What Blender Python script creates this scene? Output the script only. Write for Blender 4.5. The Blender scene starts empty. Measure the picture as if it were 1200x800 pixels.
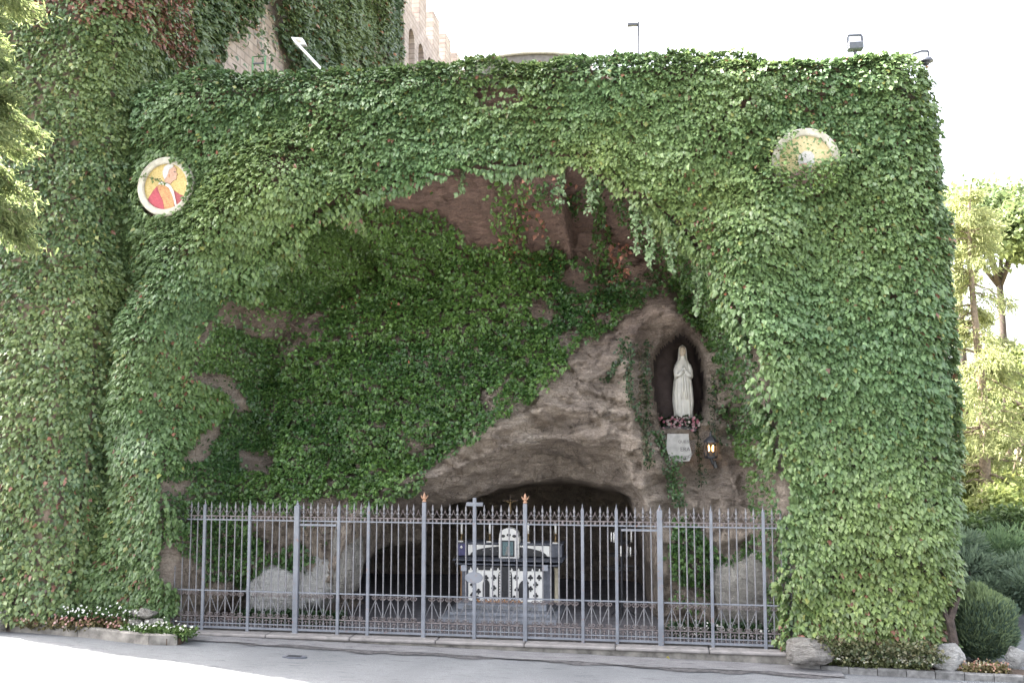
import bpy, bmesh, math, random
import numpy as np
from mathutils import Vector, Matrix

R = math.radians
random.seed(7)
rng = np.random.default_rng(11)
scene = bpy.context.scene
COL = scene.collection

# ------------------------------------------------------------------ camera, sky, sun, exposure
CAM = np.array((3.294, -16.64, 3.72))
YAW, PITCH, FPX = R(9.0), R(5.0), 1150.0
cam_d = bpy.data.cameras.new('camera')
cam_d.sensor_width = 36.0
cam_d.lens = 36.0 * FPX / 1200.0
cam_d.clip_end = 3000
cam = bpy.data.objects.new('camera', cam_d)
cam.location = CAM
cam.rotation_euler = (math.pi / 2 + PITCH, 0, YAW)
COL.objects.link(cam)
scene.camera = cam

SUN_EL = R(45)
SUN_H = (0.959, -0.283)                      # horizontal travel of the light (from behind, left)
world = bpy.data.worlds.new('World')
scene.world = world
world.use_nodes = True
wn = world.node_tree
wn.nodes.clear()
sky = wn.nodes.new('ShaderNodeTexSky')
sky.sky_type = 'NISHITA'
sky.sun_disc = False
sky.sun_elevation = SUN_EL
sky.sun_rotation = R(286.4)
sky.air_density = 1.0
sky.dust_density = 6.0
sky.ozone_density = 1.0
hs = wn.nodes.new('ShaderNodeHueSaturation')
hs.inputs['Saturation'].default_value = 0.35
bg = wn.nodes.new('ShaderNodeBackground')
bg.inputs['Strength'].default_value = 0.15
wo = wn.nodes.new('ShaderNodeOutputWorld')
wn.links.new(sky.outputs['Color'], hs.inputs['Color'])
wn.links.new(hs.outputs['Color'], bg.inputs['Color'])
wn.links.new(bg.outputs['Background'], wo.inputs['Surface'])

sun_d = bpy.data.lights.new('sun', 'SUN')
sun_d.energy = 5.0
sun_d.angle = R(0.5)
sun_d.color = (1.0, 0.95, 0.86)
sun = bpy.data.objects.new('sun', sun_d)
sun.location = (-30, 12, 40)
_d = Vector((SUN_H[0] * math.cos(SUN_EL), SUN_H[1] * math.cos(SUN_EL), -math.sin(SUN_EL)))
sun.rotation_euler = _d.to_track_quat('-Z', 'Y').to_euler()
COL.objects.link(sun)

vs = scene.view_settings
vs.view_transform = 'Standard'
vs.look = 'None'
vs.gamma = 1.0
vs.use_curve_mapping = False
vs.exposure = 3.0

scene.cycles.max_bounces = 6
scene.cycles.transparent_max_bounces = 4

# ------------------------------------------------------------------ helpers: picture <-> place
_fw = np.array((-math.sin(YAW) * math.cos(PITCH), math.cos(YAW) * math.cos(PITCH), math.sin(PITCH)))
_rt = np.array((math.cos(YAW), math.sin(YAW), 0))
_up = np.array((math.sin(YAW) * math.sin(PITCH), -math.cos(YAW) * math.sin(PITCH), math.cos(PITCH)))
def ray(px, py):
    return _fw + (px - 600) / FPX * _rt + (400 - py) / FPX * _up
def P(px, py, Y):
    d = ray(px, py)
    return CAM + d * ((Y - CAM[1]) / d[1])
def GF(px, py, z=0.0):
    d = ray(px, py)
    return CAM + d * ((z - CAM[2]) / d[2])
def fall(x):                                  # the road falls gently to the right
    return -0.014 * np.clip(x, -10, 10)
def G(px, py, z=0.0):
    q = GF(px, py, z)
    for _ in range(4): q = GF(px, py, z + float(fall(q[0])))
    return q
def PX(px, py, X):
    d = ray(px, py)
    return CAM + d * ((X - CAM[0]) / d[0])
def poly_at(pts, Y):
    return np.array([[P(a, b, Y)[0], P(a, b, Y)[2]] for a, b in pts])

# ------------------------------------------------------------------ helpers: numeric
def _hash(ix, iy, iz, seed):
    h = (ix.astype(np.int64) * 374761393 + iy.astype(np.int64) * 668265263 + iz.astype(np.int64) * 2147483647 + seed * 1274126177) & 0xffffffff
    h = ((h ^ (h >> 13)) * 1274126177) & 0xffffffff
    h = ((h ^ (h >> 16)) * 2246822519) & 0xffffffff
    return ((h ^ (h >> 15)) & 0xffffff) / float(0xffffff)
def vnoise(x, y, z, seed=0):
    x, y, z = np.broadcast_arrays(np.asarray(x, float), np.asarray(y, float), np.asarray(z, float))
    ix, iy, iz = np.floor(x), np.floor(y), np.floor(z)
    fx, fy, fz = x - ix, y - iy, z - iz
    fx = fx * fx * fx * (fx * (fx * 6 - 15) + 10); fy = fy * fy * fy * (fy * (fy * 6 - 15) + 10); fz = fz * fz * fz * (fz * (fz * 6 - 15) + 10)
    r = 0
    for dx in (0, 1):
        for dy in (0, 1):
            for dz in (0, 1):
                w = (fx if dx else 1 - fx) * (fy if dy else 1 - fy) * (fz if dz else 1 - fz)
                r = r + w * _hash(ix + dx, iy + dy, iz + dz, seed)
    return r
def fbm(x, y, z, octv=4, seed=0, gain=0.5):
    a, s, t = 1.0, 0, 0
    for o in range(octv):
        s = s + a * (vnoise(np.asarray(x) * 2 ** o + 13.7 * o, np.asarray(y) * 2 ** o - 7.1 * o, np.asarray(z) * 2 ** o + 3.3 * o, seed + o) - 0.5)
        t += a; a *= gain
    return s / t * 2
def ridged(x, y, z, octv=4, seed=0):
    a, s, t = 1.0, 0, 0
    for o in range(octv):
        n = 1 - np.abs(2 * vnoise(np.asarray(x) * 2 ** o, np.asarray(y) * 2 ** o, np.asarray(z) * 2 ** o, seed + o) - 1)
        s = s + a * n; t += a; a *= 0.5
    return s / t
def ss(t):
    t = np.clip(t, 0, 1)
    return t * t * (3 - 2 * t)
def sdist(pts, poly):
    """signed distance to a closed polygon, positive inside"""
    pts = np.asarray(pts, float); poly = np.asarray(poly, float)
    d = np.full(len(pts), 1e9); inside = np.zeros(len(pts), bool)
    n = len(poly)
    for i in range(n):
        a, b = poly[i], poly[(i + 1) % n]
        ab = b - a
        t = np.clip(((pts - a) @ ab) / (ab @ ab + 1e-12), 0, 1)
        q = a + t[:, None] * ab
        d = np.minimum(d, np.hypot(pts[:, 0] - q[:, 0], pts[:, 1] - q[:, 1]))
        c = ((a[1] > pts[:, 1]) != (b[1] > pts[:, 1]))
        with np.errstate(divide='ignore', invalid='ignore'):
            xi = (b[0] - a[0]) * (pts[:, 1] - a[1]) / (b[1] - a[1]) + a[0]
        inside ^= c & (pts[:, 0] < xi)
    return np.where(inside, d, -d)
def ldist(pts, line):
    pts = np.asarray(pts, float); line = np.asarray(line, float)
    d = np.full(len(pts), 1e9)
    for a, b in zip(line[:-1], line[1:]):
        ab = b - a
        t = np.clip(((pts - a) @ ab) / (ab @ ab + 1e-12), 0, 1)
        q = a + t[:, None] * ab
        d = np.minimum(d, np.hypot(pts[:, 0] - q[:, 0], pts[:, 1] - q[:, 1]))
    return d

# ------------------------------------------------------------------ helpers: objects
def tag(o, label=None, cat=None, group=None, kind=None):
    if label: o['label'] = label
    if cat: o['category'] = cat
    if group: o['group'] = group
    if kind: o['kind'] = kind
    return o
def empty(name, loc, label=None, cat=None, group=None, rz=0.0):
    o = bpy.data.objects.new(name, None)
    o.location = loc; o.rotation_euler = (0, 0, rz)
    o.empty_display_size = 0.2
    COL.objects.link(o)
    return tag(o, label, cat, group)
def link(name, me, mat=None, parent=None, loc=None, rot=None):
    """parts: geometry given in place coordinates; moved under the parent"""
    o = bpy.data.objects.new(name, me)
    COL.objects.link(o)
    if mat is not None and len(me.materials) == 0: me.materials.append(mat)
    if parent is not None:
        o.parent = parent
    if loc is not None: o.location = loc
    if rot is not None: o.rotation_euler = rot
    return o
def origin_of(o):
    v = Vector((0, 0, 0))
    while o is not None:
        v = v + o.location; o = o.parent
    return v

class MB:
    def __init__(s): s.v = []; s.f = []
    def add(s, vs_, fs_):
        n = len(s.v); s.v += [tuple(map(float, q)) for q in vs_]; s.f += [tuple(i + n for i in f) for f in fs_]; return s
    def box(s, x0, x1, y0, y1, z0, z1, b=0.0):
        if b <= 0:
            return s.add([(x0,y0,z0),(x1,y0,z0),(x1,y1,z0),(x0,y1,z0),(x0,y0,z1),(x1,y0,z1),(x1,y1,z1),(x0,y1,z1)],
                         [(0,3,2,1),(4,5,6,7),(0,1,5,4),(1,2,6,5),(2,3,7,6),(3,0,4,7)])
        bm = bmesh.new(); bmesh.ops.create_cube(bm, size=1)
        for v in bm.verts: v.co = ((x0+x1)/2 + v.co.x*(x1-x0), (y0+y1)/2 + v.co.y*(y1-y0), (z0+z1)/2 + v.co.z*(z1-z0))
        bmesh.ops.bevel(bm, geom=list(bm.edges), offset=b, segments=1, affect='EDGES')
        bm.verts.index_update()
        s.add([v.co for v in bm.verts], [[v.index for v in f.verts] for f in bm.faces]); bm.free(); return s
    def tube(s, path, r, seg=6, cap=True, close=False):
        path = [Vector(p) for p in path]; n = len(path)
        rs = r if isinstance(r, (list, tuple)) else [r] * n
        rings = []; ref = None
        for i, p in enumerate(path):
            if close: t = path[(i+1) % n] - path[i-1]
            else: t = path[min(i+1, n-1)] - path[max(i-1, 0)]
            if t.length < 1e-9: t = Vector((0,0,1))
            t.normalize()
            if ref is None:
                ref = Vector((0,1,0)) if abs(t.y) < 0.9 else Vector((1,0,0))
            a = t.cross(ref)
            if a.length < 1e-6: a = t.orthogonal()
            a.normalize(); b = t.cross(a); ref = -b if False else ref
            rings.append([p + (a * math.cos(2*math.pi*k/seg) + b * math.sin(2*math.pi*k/seg)) * rs[i] for k in range(seg)])
        vv = [q for rg in rings for q in rg]; ff = []
        m = n if close else n - 1
        for i in range(m):
            j = (i+1) % n
            for k in range(seg):
                ff.append((i*seg+k, i*seg+(k+1)%seg, j*seg+(k+1)%seg, j*seg+k))
        if cap and not close:
            ff.append(tuple(range(seg))[::-1]); ff.append(tuple((n-1)*seg+k for k in range(seg)))
        return s.add(vv, ff)
    def lathe(s, prof, c=(0,0,0), seg=16, sx=1, sy=1):
        vv = []; ff = []
        for r, z in prof:
            for k in range(seg):
                a = 2*math.pi*k/seg
                vv.append((c[0]+r*math.cos(a)*sx, c[1]+r*math.sin(a)*sy, c[2]+z))
        for i in range(len(prof)-1):
            for k in range(seg):
                ff.append((i*seg+k, i*seg+(k+1)%seg, (i+1)*seg+(k+1)%seg, (i+1)*seg+k))
        ff.append(tuple(range(seg))[::-1]); ff.append(tuple((len(prof)-1)*seg+k for k in range(seg)))
        return s.add(vv, ff)
    def prism_xz(s, poly, y0, y1):
        n = len(poly)
        vv = [(p[0], y0, p[1]) for p in poly] + [(p[0], y1, p[1]) for p in poly]
        ff = [tuple(range(n)), tuple(range(n, 2*n))[::-1]] + [((i+1)%n, i, n+i, n+(i+1)%n) for i in range(n)]
        return s.add(vv, ff)
    def prism_xy(s, poly, z0, z1):
        n = len(poly)
        vv = [(p[0], p[1], z0) for p in poly] + [(p[0], p[1], z1) for p in poly]
        ff = [tuple(range(n))[::-1], tuple(range(n, 2*n))] + [(i, (i+1)%n, n+(i+1)%n, n+i) for i in range(n)]
        return s.add(vv, ff)
    def mesh(s, name, off=(0,0,0), smooth=False):
        me = bpy.data.meshes.new(name)
        me.from_pydata([(v[0]-off[0], v[1]-off[1], v[2]-off[2]) for v in s.v], [], s.f)
        bm = bmesh.new(); bm.from_mesh(me); bmesh.ops.recalc_face_normals(bm, faces=bm.faces); bm.to_mesh(me); bm.free()
        if smooth:
            me.polygons.foreach_set('use_smooth', [True]*len(me.polygons))
        return me
    def build(s, name, mat, parent=None, smooth=False):
        off = origin_of(parent) if parent is not None else Vector((0,0,0))
        return link(name, s.mesh(name, off, smooth), mat, parent)
    def thing(s, name, mat, base, label, cat, group=None, smooth=False):
        o = link(name, s.mesh(name, base, smooth), mat, None, loc=base)
        return tag(o, label, cat, group)

def fast_mesh(name, V, F, col=None, smooth=False):
    """numpy mesh: V (n,3), F (m,k)"""
    me = bpy.data.meshes.new(name)
    V = np.asarray(V, np.float32); F = np.asarray(F, np.int32)
    k = F.shape[1]
    me.vertices.add(len(V)); me.vertices.foreach_set('co', V.ravel())
    me.loops.add(F.size); me.loops.foreach_set('vertex_index', F.ravel())
    me.polygons.add(len(F)); me.polygons.foreach_set('loop_start', np.arange(0, F.size, k, dtype=np.int32))
    try: me.polygons.foreach_set('loop_total', np.full(len(F), k, np.int32))
    except Exception: pass
    if smooth: me.polygons.foreach_set('use_smooth', np.ones(len(F), bool))
    if col is not None:
        at = me.attributes.new('tint', 'FLOAT_COLOR', 'POINT')
        c4 = np.ones((len(V), 4), np.float32); c4[:, :3] = col
        at.data.foreach_set('color', c4.ravel())
    me.update(calc_edges=True)
    me.validate()
    return me

# ------------------------------------------------------------------ materials
def nodes(name):
    m = bpy.data.materials.new(name); m.use_nodes = True
    nt = m.node_tree; b = nt.nodes['Principled BSDF']
    return m, nt, b
def N(nt, t, **kw):
    n = nt.nodes.new(t)
    for k, v in kw.items(): setattr(n, k, v)
    return n
def ramp(nt, fac, stops):
    r = N(nt, 'ShaderNodeValToRGB'); e = r.color_ramp.elements
    while len(e) < len(stops): e.new(0.5)
    for i, (p, c) in enumerate(stops): e[i].position = p; e[i].color = (*c, 1)
    nt.links.new(fac, r.inputs['Fac']); return r.outputs['Color']
def noise(nt, scale, detail=6, rough=0.6, vec=None, dist=0.0):
    n = N(nt, 'ShaderNodeTexNoise'); n.inputs['Scale'].default_value = scale; n.inputs['Detail'].default_value = detail
    n.inputs['Roughness'].default_value = rough; n.inputs['Distortion'].default_value = dist
    if vec is not None: nt.links.new(vec, n.inputs['Vector'])
    return n.outputs['Fac']
def mix(nt, a, b, fac, mode='MIX'):
    m = N(nt, 'ShaderNodeMix', data_type='RGBA', blend_type=mode)
    for s, v in ((m.inputs[6], a), (m.inputs[7], b), (m.inputs[0], fac)):
        if isinstance(v, (int, float)): s.default_value = v
        elif isinstance(v, tuple): s.default_value = (*v, 1)
        else: nt.links.new(v, s)
    return m.outputs[2]
def bump(nt, b, h, dist=0.02, strength=0.6):
    n = N(nt, 'ShaderNodeBump'); n.inputs['Distance'].default_value = dist; n.inputs['Strength'].default_value = strength
    nt.links.new(h, n.inputs['Height']); nt.links.new(n.outputs['Normal'], b.inputs['Normal'])
def coords(nt, scale=(1,1,1)):
    g = N(nt, 'ShaderNodeNewGeometry'); mp = N(nt, 'ShaderNodeMapping'); mp.inputs['Scale'].default_value = scale
    nt.links.new(g.outputs['Position'], mp.inputs['Vector']); return mp.outputs['Vector']
def simple(name, c, rough=0.7, var=0.25, scale=8.0, metal=0.0, bd=0.0, c2=None, spec=0.5):
    m, nt, b = nodes(name)
    v = coords(nt)
    f = noise(nt, scale, 5, 0.6, v)
    lo = tuple(x * (1 - var) for x in c); hi = tuple(min(1, x * (1 + var)) for x in (c2 or c))
    nt.links.new(ramp(nt, f, [(0.3, lo), (0.7, hi)]), b.inputs['Base Color'])
    b.inputs['Roughness'].default_value = rough; b.inputs['Metallic'].default_value = metal
    b.inputs['Specular IOR Level'].default_value = spec
    if bd > 0: bump(nt, b, noise(nt, scale * 4, 6, 0.65, v), bd)
    return m

M = {}
def make_rock(name, cols, red=0.0, k=1.0):
    m, nt, b = nodes(name)
    v = coords(nt); vs_ = coords(nt, (0.8, 0.8, 2.2))
    n1 = noise(nt, 0.9, 8, 0.62, v, 0.6); n2 = noise(nt, 5.0, 8, 0.7, vs_, 0.4); n3 = noise(nt, 28.0, 6, 0.7, v)
    c = ramp(nt, n1, [(0.30, cols[0]), (0.45, cols[1]), (0.58, cols[2]), (0.72, cols[3])])
    c = mix(nt, c, ramp(nt, n2, [(0.3, (0.52, 0.50, 0.49)), (0.60, (1.08, 1.08, 1.08))]), 0.75 * k, 'MULTIPLY')
    c = mix(nt, c, ramp(nt, n3, [(0.36, (0.55, 0.53, 0.52)), (0.58, (1.12, 1.12, 1.12))]), 0.7 * k, 'MULTIPLY')
    n4 = noise(nt, 3.2, 9, 0.75, coords(nt, (0.9, 0.9, 6.0)), 0.9)
    c = mix(nt, c, ramp(nt, n4, [(0.34, (0.62, 0.59, 0.58)), (0.5, (1.0, 0.99, 0.98)), (0.66, (1.22, 1.20, 1.18))]), 0.6 * k, 'MULTIPLY')
    vo = N(nt, 'ShaderNodeTexVoronoi', feature='DISTANCE_TO_EDGE'); vo.inputs['Scale'].default_value = 1.1
    dm = N(nt, 'ShaderNodeVectorMath', operation='MULTIPLY_ADD'); nz = N(nt, 'ShaderNodeTexNoise'); nz.inputs['Scale'].default_value = 1.7; nz.inputs['Detail'].default_value = 6
    nt.links.new(v, nz.inputs['Vector']); nt.links.new(nz.outputs['Color'], dm.inputs[0]); dm.inputs[1].default_value = (1.1, 1.1, 1.1); nt.links.new(v, dm.inputs[2])
    nt.links.new(dm.outputs[0], vo.inputs['Vector'])
    crk = ramp(nt, vo.outputs['Distance'], [(0.0, (0.25, 0.23, 0.22)), (0.022, (1, 1, 1))])
    c = mix(nt, c, crk, 0.55, 'MULTIPLY')
    if red > 0:
        g = N(nt, 'ShaderNodeNewGeometry'); sp = N(nt, 'ShaderNodeSeparateXYZ'); nt.links.new(g.outputs['Position'], sp.inputs[0])
        mr = N(nt, 'ShaderNodeMapRange'); mr.inputs[1].default_value = 4.6; mr.inputs[2].default_value = 7.0
        nt.links.new(sp.outputs['Z'], mr.inputs[0])
        ml = N(nt, 'ShaderNodeMath', operation='MULTIPLY'); ml.inputs[1].default_value = red; nt.links.new(mr.outputs[0], ml.inputs[0])
        c2 = mix(nt, ramp(nt, n2, [(0.3, (0.15, 0.090, 0.076)), (0.7, (0.32, 0.19, 0.155))]), ramp(nt, n4, [(0.34, (0.5, 0.48, 0.47)), (0.5, (1, 1, 1)), (0.66, (1.3, 1.3, 1.25))]), 0.8, 'MULTIPLY')
        c = mix(nt, c, c2, ml.outputs[0])
    nt.links.new(c, b.inputs['Base Color']); b.inputs['Roughness'].default_value = 0.9
    b.inputs['Specular IOR Level'].default_value = 0.25
    ad = N(nt, 'ShaderNodeMath', operation='MULTIPLY_ADD'); ad.inputs[1].default_value = 0.35
    nt.links.new(n3, ad.inputs[0]); nt.links.new(n2, ad.inputs[2])
    a2 = N(nt, 'ShaderNodeMath', operation='MULTIPLY_ADD'); a2.inputs[1].default_value = 0.8; nt.links.new(n4, a2.inputs[0]); nt.links.new(ad.outputs[0], a2.inputs[2])
    bump(nt, b, a2.outputs[0], 0.22, 1.0)
    return m
M['rock'] = make_rock('rock', [(0.33, 0.28, 0.245), (0.46, 0.385, 0.325), (0.55, 0.465, 0.39), (0.63, 0.55, 0.475)], 0.85)
M['pale_rock'] = make_rock('pale_rock', [(0.30, 0.285, 0.27), (0.46, 0.435, 0.40), (0.56, 0.535, 0.49), (0.68, 0.66, 0.61)], 0, 0.75)
M['white_rock'] = make_rock('white_rock', [(0.48, 0.47, 0.46), (0.62, 0.61, 0.59), (0.75, 0.74, 0.72), (0.85, 0.84, 0.82)], 0, 0.45)

def make_leaf(name, trans=0.25, rough=0.42, spec=0.5):
    m, nt, b = nodes(name)
    a = N(nt, 'ShaderNodeAttribute'); a.attribute_name = 'tint'
    nt.links.new(a.outputs['Color'], b.inputs['Base Color'])
    b.inputs['Roughness'].default_value = rough
    b.inputs['Specular IOR Level'].default_value = spec
    t = N(nt, 'ShaderNodeBsdfTranslucent')
    h = N(nt, 'ShaderNodeHueSaturation'); h.inputs['Hue'].default_value = 0.49; h.inputs['Saturation'].default_value = 1.0; h.inputs['Value'].default_value = 1.5
    nt.links.new(a.outputs['Color'], h.inputs['Color']); nt.links.new(h.outputs['Color'], t.inputs['Color'])
    mx = N(nt, 'ShaderNodeMixShader'); mx.inputs[0].default_value = trans
    out = nt.nodes['Material Output']
    nt.links.new(b.outputs[0], mx.inputs[1]); nt.links.new(t.outputs[0], mx.inputs[2]); nt.links.new(mx.outputs[0], out.inputs['Surface'])
    return m
M['leaf'] = make_leaf('ivy_leaf', 0.22, 0.40, 0.5)
M['leaf_soft'] = make_leaf('soft_leaf', 0.35, 0.6, 0.3)
M['needle'] = make_leaf('needle', 0.55, 0.6, 0.25)
def make_tint(name, rough=0.6):
    m, nt, b = nodes(name)
    a = N(nt, 'ShaderNodeAttribute'); a.attribute_name = 'tint'
    nt.links.new(a.outputs['Color'], b.inputs['Base Color']); b.inputs['Roughness'].default_value = rough
    return m
M['petal'] = make_tint('petal', 0.6)

def make_iron():
    m, nt, b = nodes('grey_painted_iron')
    v = coords(nt)
    f = noise(nt, 3.0, 6, 0.65, v); f2 = noise(nt, 40.0, 4, 0.6, v)
    c = ramp(nt, f, [(0.3, (0.11, 0.118, 0.138)), (0.7, (0.18, 0.19, 0.215))])
    rf = ramp(nt, noise(nt, 14.0, 6, 0.7, v), [(0.60, (0, 0, 0)), (0.70, (1, 1, 1))])
    c = mix(nt, c, (0.20, 0.11, 0.085), rf)
    nt.links.new(c, b.inputs['Base Color']); b.inputs['Roughness'].default_value = 0.5
    bump(nt, b, f2, 0.002, 0.4)
    return m
M['iron'] = make_iron()
M['rust'] = simple('rusty_red_iron', (0.085, 0.062, 0.058), 0.75, 0.45, 25, c2=(0.125, 0.108, 0.108))
M['bar_iron'] = simple('weathered_bar_iron', (0.135, 0.138, 0.152), 0.55, 0.3, 18, c2=(0.155, 0.15, 0.155))
M['finial'] = simple('worn_gilt', (0.30, 0.165, 0.10), 0.5, 0.3, 30)
M['dark_metal'] = simple('dark_metal', (0.035, 0.036, 0.042), 0.45, 0.3, 20)
M['grey_metal'] = simple('grey_metal', (0.075, 0.08, 0.10), 0.5, 0.2, 20)
M['white_metal'] = simple('white_metal', (0.72, 0.73, 0.73), 0.45, 0.08, 10)

def make_asphalt():
    m, nt, b = nodes('asphalt')
    v = coords(nt)
    f = noise(nt, 0.55, 6, 0.6, v, 0.5); g = noise(nt, 90.0, 3, 0.7, v); h = noise(nt, 9.0, 7, 0.7, coords(nt, (0.35, 1.6, 1)), 0.8)
    c = ramp(nt, f, [(0.3, (0.135, 0.14, 0.148)), (0.7, (0.20, 0.205, 0.212))])
    c = mix(nt, c, ramp(nt, g, [(0.38, (0.55, 0.55, 0.56)), (0.62, (1.15, 1.15, 1.15))]), 0.8, 'MULTIPLY')
    c = mix(nt, c, ramp(nt, h, [(0.34, (0.45, 0.45, 0.46)), (0.46, (1, 1, 1))]), 0.7, 'MULTIPLY')
    nt.links.new(c, b.inputs['Base Color']); b.inputs['Roughness'].default_value = 0.85
    bump(nt, b, g, 0.006, 0.8)
    return m
M['asphalt'] = make_asphalt()
def make_apron():
    m, nt, b = nodes('worn_apron')
    v = coords(nt)
    g = noise(nt, 60.0, 4, 0.7, v); h = noise(nt, 5.0, 8, 0.72, coords(nt, (0.5, 2.0, 1)), 0.6)
    c = ramp(nt, h, [(0.30, (0.06, 0.057, 0.06)), (0.44, (0.165, 0.16, 0.165)), (0.7, (0.23, 0.225, 0.225))])
    c = mix(nt, c, ramp(nt, g, [(0.35, (0.55, 0.55, 0.55)), (0.6, (1.1, 1.1, 1.1))]), 0.7, 'MULTIPLY')
    nt.links.new(c, b.inputs['Base Color']); b.inputs['Roughness'].default_value = 0.85
    bump(nt, b, g, 0.008, 0.8)
    return m
M['apron'] = make_apron()
M['gutter'] = simple('damp_gutter', (0.095, 0.09, 0.092), 0.7, 0.6, 12, bd=0.02)
M['concrete'] = simple('old_concrete', (0.115, 0.105, 0.095), 0.9, 0.45, 4, bd=0.01, c2=(0.20, 0.185, 0.165))
M['ledge'] = simple('stone_ledge', (0.20, 0.185, 0.178), 0.85, 0.25, 6, bd=0.008)
M['kerb'] = simple('kerb_stone', (0.15, 0.145, 0.14), 0.9, 0.5, 9, bd=0.012)
M['soil'] = simple('soil', (0.075, 0.05, 0.035), 0.95, 0.5, 9, bd=0.04)
M['ground'] = simple('dry_ground', (0.20, 0.19, 0.10), 0.95, 0.4, 0.5)
M['floor'] = simple('cave_floor', (0.12, 0.115, 0.125), 0.85, 0.35, 5, bd=0.01)
M['gravel'] = simple('red_gravel', (0.20, 0.145, 0.135), 0.95, 0.5, 30, bd=0.02)
M['marble'] = simple('white_marble', (0.76, 0.74, 0.70), 0.5, 0.07, 4)
M['statue'] = simple('statue_marble', (0.80, 0.775, 0.72), 0.6, 0.10, 7)
M['statue_warm'] = simple('statue_face', (0.66, 0.55, 0.44), 0.6, 0.12, 12)
M['black_stone'] = simple('black_stone', (0.022, 0.022, 0.026), 0.45, 0.4, 20)
M['slate'] = simple('slate_stone', (0.085, 0.09, 0.11), 0.6, 0.35, 12, bd=0.004)
M['step'] = simple('grey_step_stone', (0.20, 0.21, 0.235), 0.75, 0.25, 9, bd=0.005)
M['violet'] = simple('violet_stone', (0.07, 0.065, 0.15), 0.6, 0.3, 15)
M['wood'] = simple('brown_column', (0.28, 0.16, 0.085), 0.6, 0.3, 10)
M['tan'] = simple('tan_column', (0.34, 0.30, 0.22), 0.7, 0.25, 10)
M['teal'] = simple('teal_icon', (0.10, 0.16, 0.17), 0.5, 0.6, 45)
M['wax'] = simple('candle_wax', (0.82, 0.80, 0.76), 0.5, 0.04, 10)
M['brass'] = simple('aged_brass', (0.22, 0.15, 0.07), 0.5, 0.3, 25, metal=0.4)
M['bark'] = simple('bark', (0.065, 0.048, 0.04), 0.95, 0.5, 14, bd=0.03)
M['pale_bark'] = simple('pale_bark', (0.26, 0.20, 0.15), 0.95, 0.4, 14, bd=0.02)
M['vine'] = simple('vine_stem', (0.13, 0.10, 0.07), 0.9, 0.4, 20)
M['cream'] = simple('cream_frame_stone', (0.44, 0.41, 0.35), 0.8, 0.22, 9, bd=0.006)
def make_mosaic(name, c, c2):
    m, nt, b = nodes(name)
    vo = N(nt, 'ShaderNodeTexVoronoi'); vo.inputs['Scale'].default_value = 45
    nt.links.new(coords(nt), vo.inputs['Vector'])
    nt.links.new(mix(nt, c, c2, vo.outputs['Color']), b.inputs['Base Color'])
    b.inputs['Roughness'].default_value = 0.45
    return m
M['gold'] = make_mosaic('gold_mosaic', (0.36, 0.25, 0.075), (0.56, 0.44, 0.19))
M['pale_gold'] = make_mosaic('pale_gold_mosaic', (0.46, 0.38, 0.20), (0.62, 0.53, 0.33))
M['red'] = make_mosaic('red_mosaic', (0.27, 0.025, 0.045), (0.40, 0.06, 0.08))
M['dark_red'] = make_mosaic('dark_red_mosaic', (0.24, 0.03, 0.04), (0.34, 0.08, 0.08))
M['ochre'] = make_mosaic('ochre_mosaic', (0.30, 0.11, 0.05), (0.50, 0.30, 0.12))
M['skin'] = make_mosaic('skin_mosaic', (0.34, 0.19, 0.13), (0.48, 0.30, 0.22))
M['white_mos'] = make_mosaic('white_mosaic', (0.48, 0.46, 0.43), (0.62, 0.60, 0.57))
M['grey_mos'] = make_mosaic('grey_mosaic', (0.36, 0.34, 0.34), (0.55, 0.53, 0.52))
M['pink_mos'] = make_mosaic('pink_mosaic', (0.42, 0.22, 0.25), (0.55, 0.36, 0.38))
def make_brickwall(name, c1, c2, mortar, bw, bh):
    m, nt, b = nodes(name)
    g = N(nt, 'ShaderNodeNewGeometry'); sp = N(nt, 'ShaderNodeSeparateXYZ'); nt.links.new(g.outputs['Position'], sp.inputs[0])
    cb = N(nt, 'ShaderNodeCombineXYZ'); nt.links.new(sp.outputs['Y'], cb.inputs['X']); nt.links.new(sp.outputs['Z'], cb.inputs['Y'])
    br = N(nt, 'ShaderNodeTexBrick'); nt.links.new(cb.outputs[0], br.inputs['Vector'])
    br.inputs['Scale'].default_value = 1; br.inputs['Brick Width'].default_value = bw; br.inputs['Row Height'].default_value = bh
    br.inputs['Mortar Size'].default_value = 0.02
    br.inputs['Color1'].default_value = (*c1, 1); br.inputs['Color2'].default_value = (*c2, 1); br.inputs['Mortar'].default_value = (*mortar, 1)
    c = mix(nt, br.outputs['Color'], ramp(nt, noise(nt, 1.6, 7, 0.7, coords(nt)), [(0.3, (0.5, 0.46, 0.45)), (0.65, (1, 1, 1))]), 0.8, 'MULTIPLY')
    nt.links.new(c, b.inputs['Base Color']); b.inputs['Roughness'].default_value = 0.9
    bump(nt, b, br.outputs['Fac'], -0.02, 0.6)
    return m
M['fort'] = make_brickwall('fort_masonry', (0.40, 0.33, 0.30), (0.50, 0.43, 0.40), (0.30, 0.26, 0.24), 0.5, 0.22)
M['stucco'] = simple('old_wall_stone', (0.17, 0.135, 0.11), 0.95, 0.4, 3, bd=0.03, c2=(0.26, 0.20, 0.16))
def make_glow(name, c, s):
    m, nt, b = nodes(name)
    b.inputs['Base Color'].default_value = (*c, 1)
    b.inputs['Emission Color'].default_value = (*c, 1); b.inputs['Emission Strength'].default_value = s
    return m
M['bulb'] = make_glow('lit_bulb', (1.0, 0.50, 0.12), 3.0)
M['ink'] = simple('dark_lettering', (0.05, 0.045, 0.045), 0.7, 0.3, 30)
M['plaque'] = simple('plaque_marble', (0.21, 0.205, 0.195), 0.6, 0.25, 10)

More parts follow.
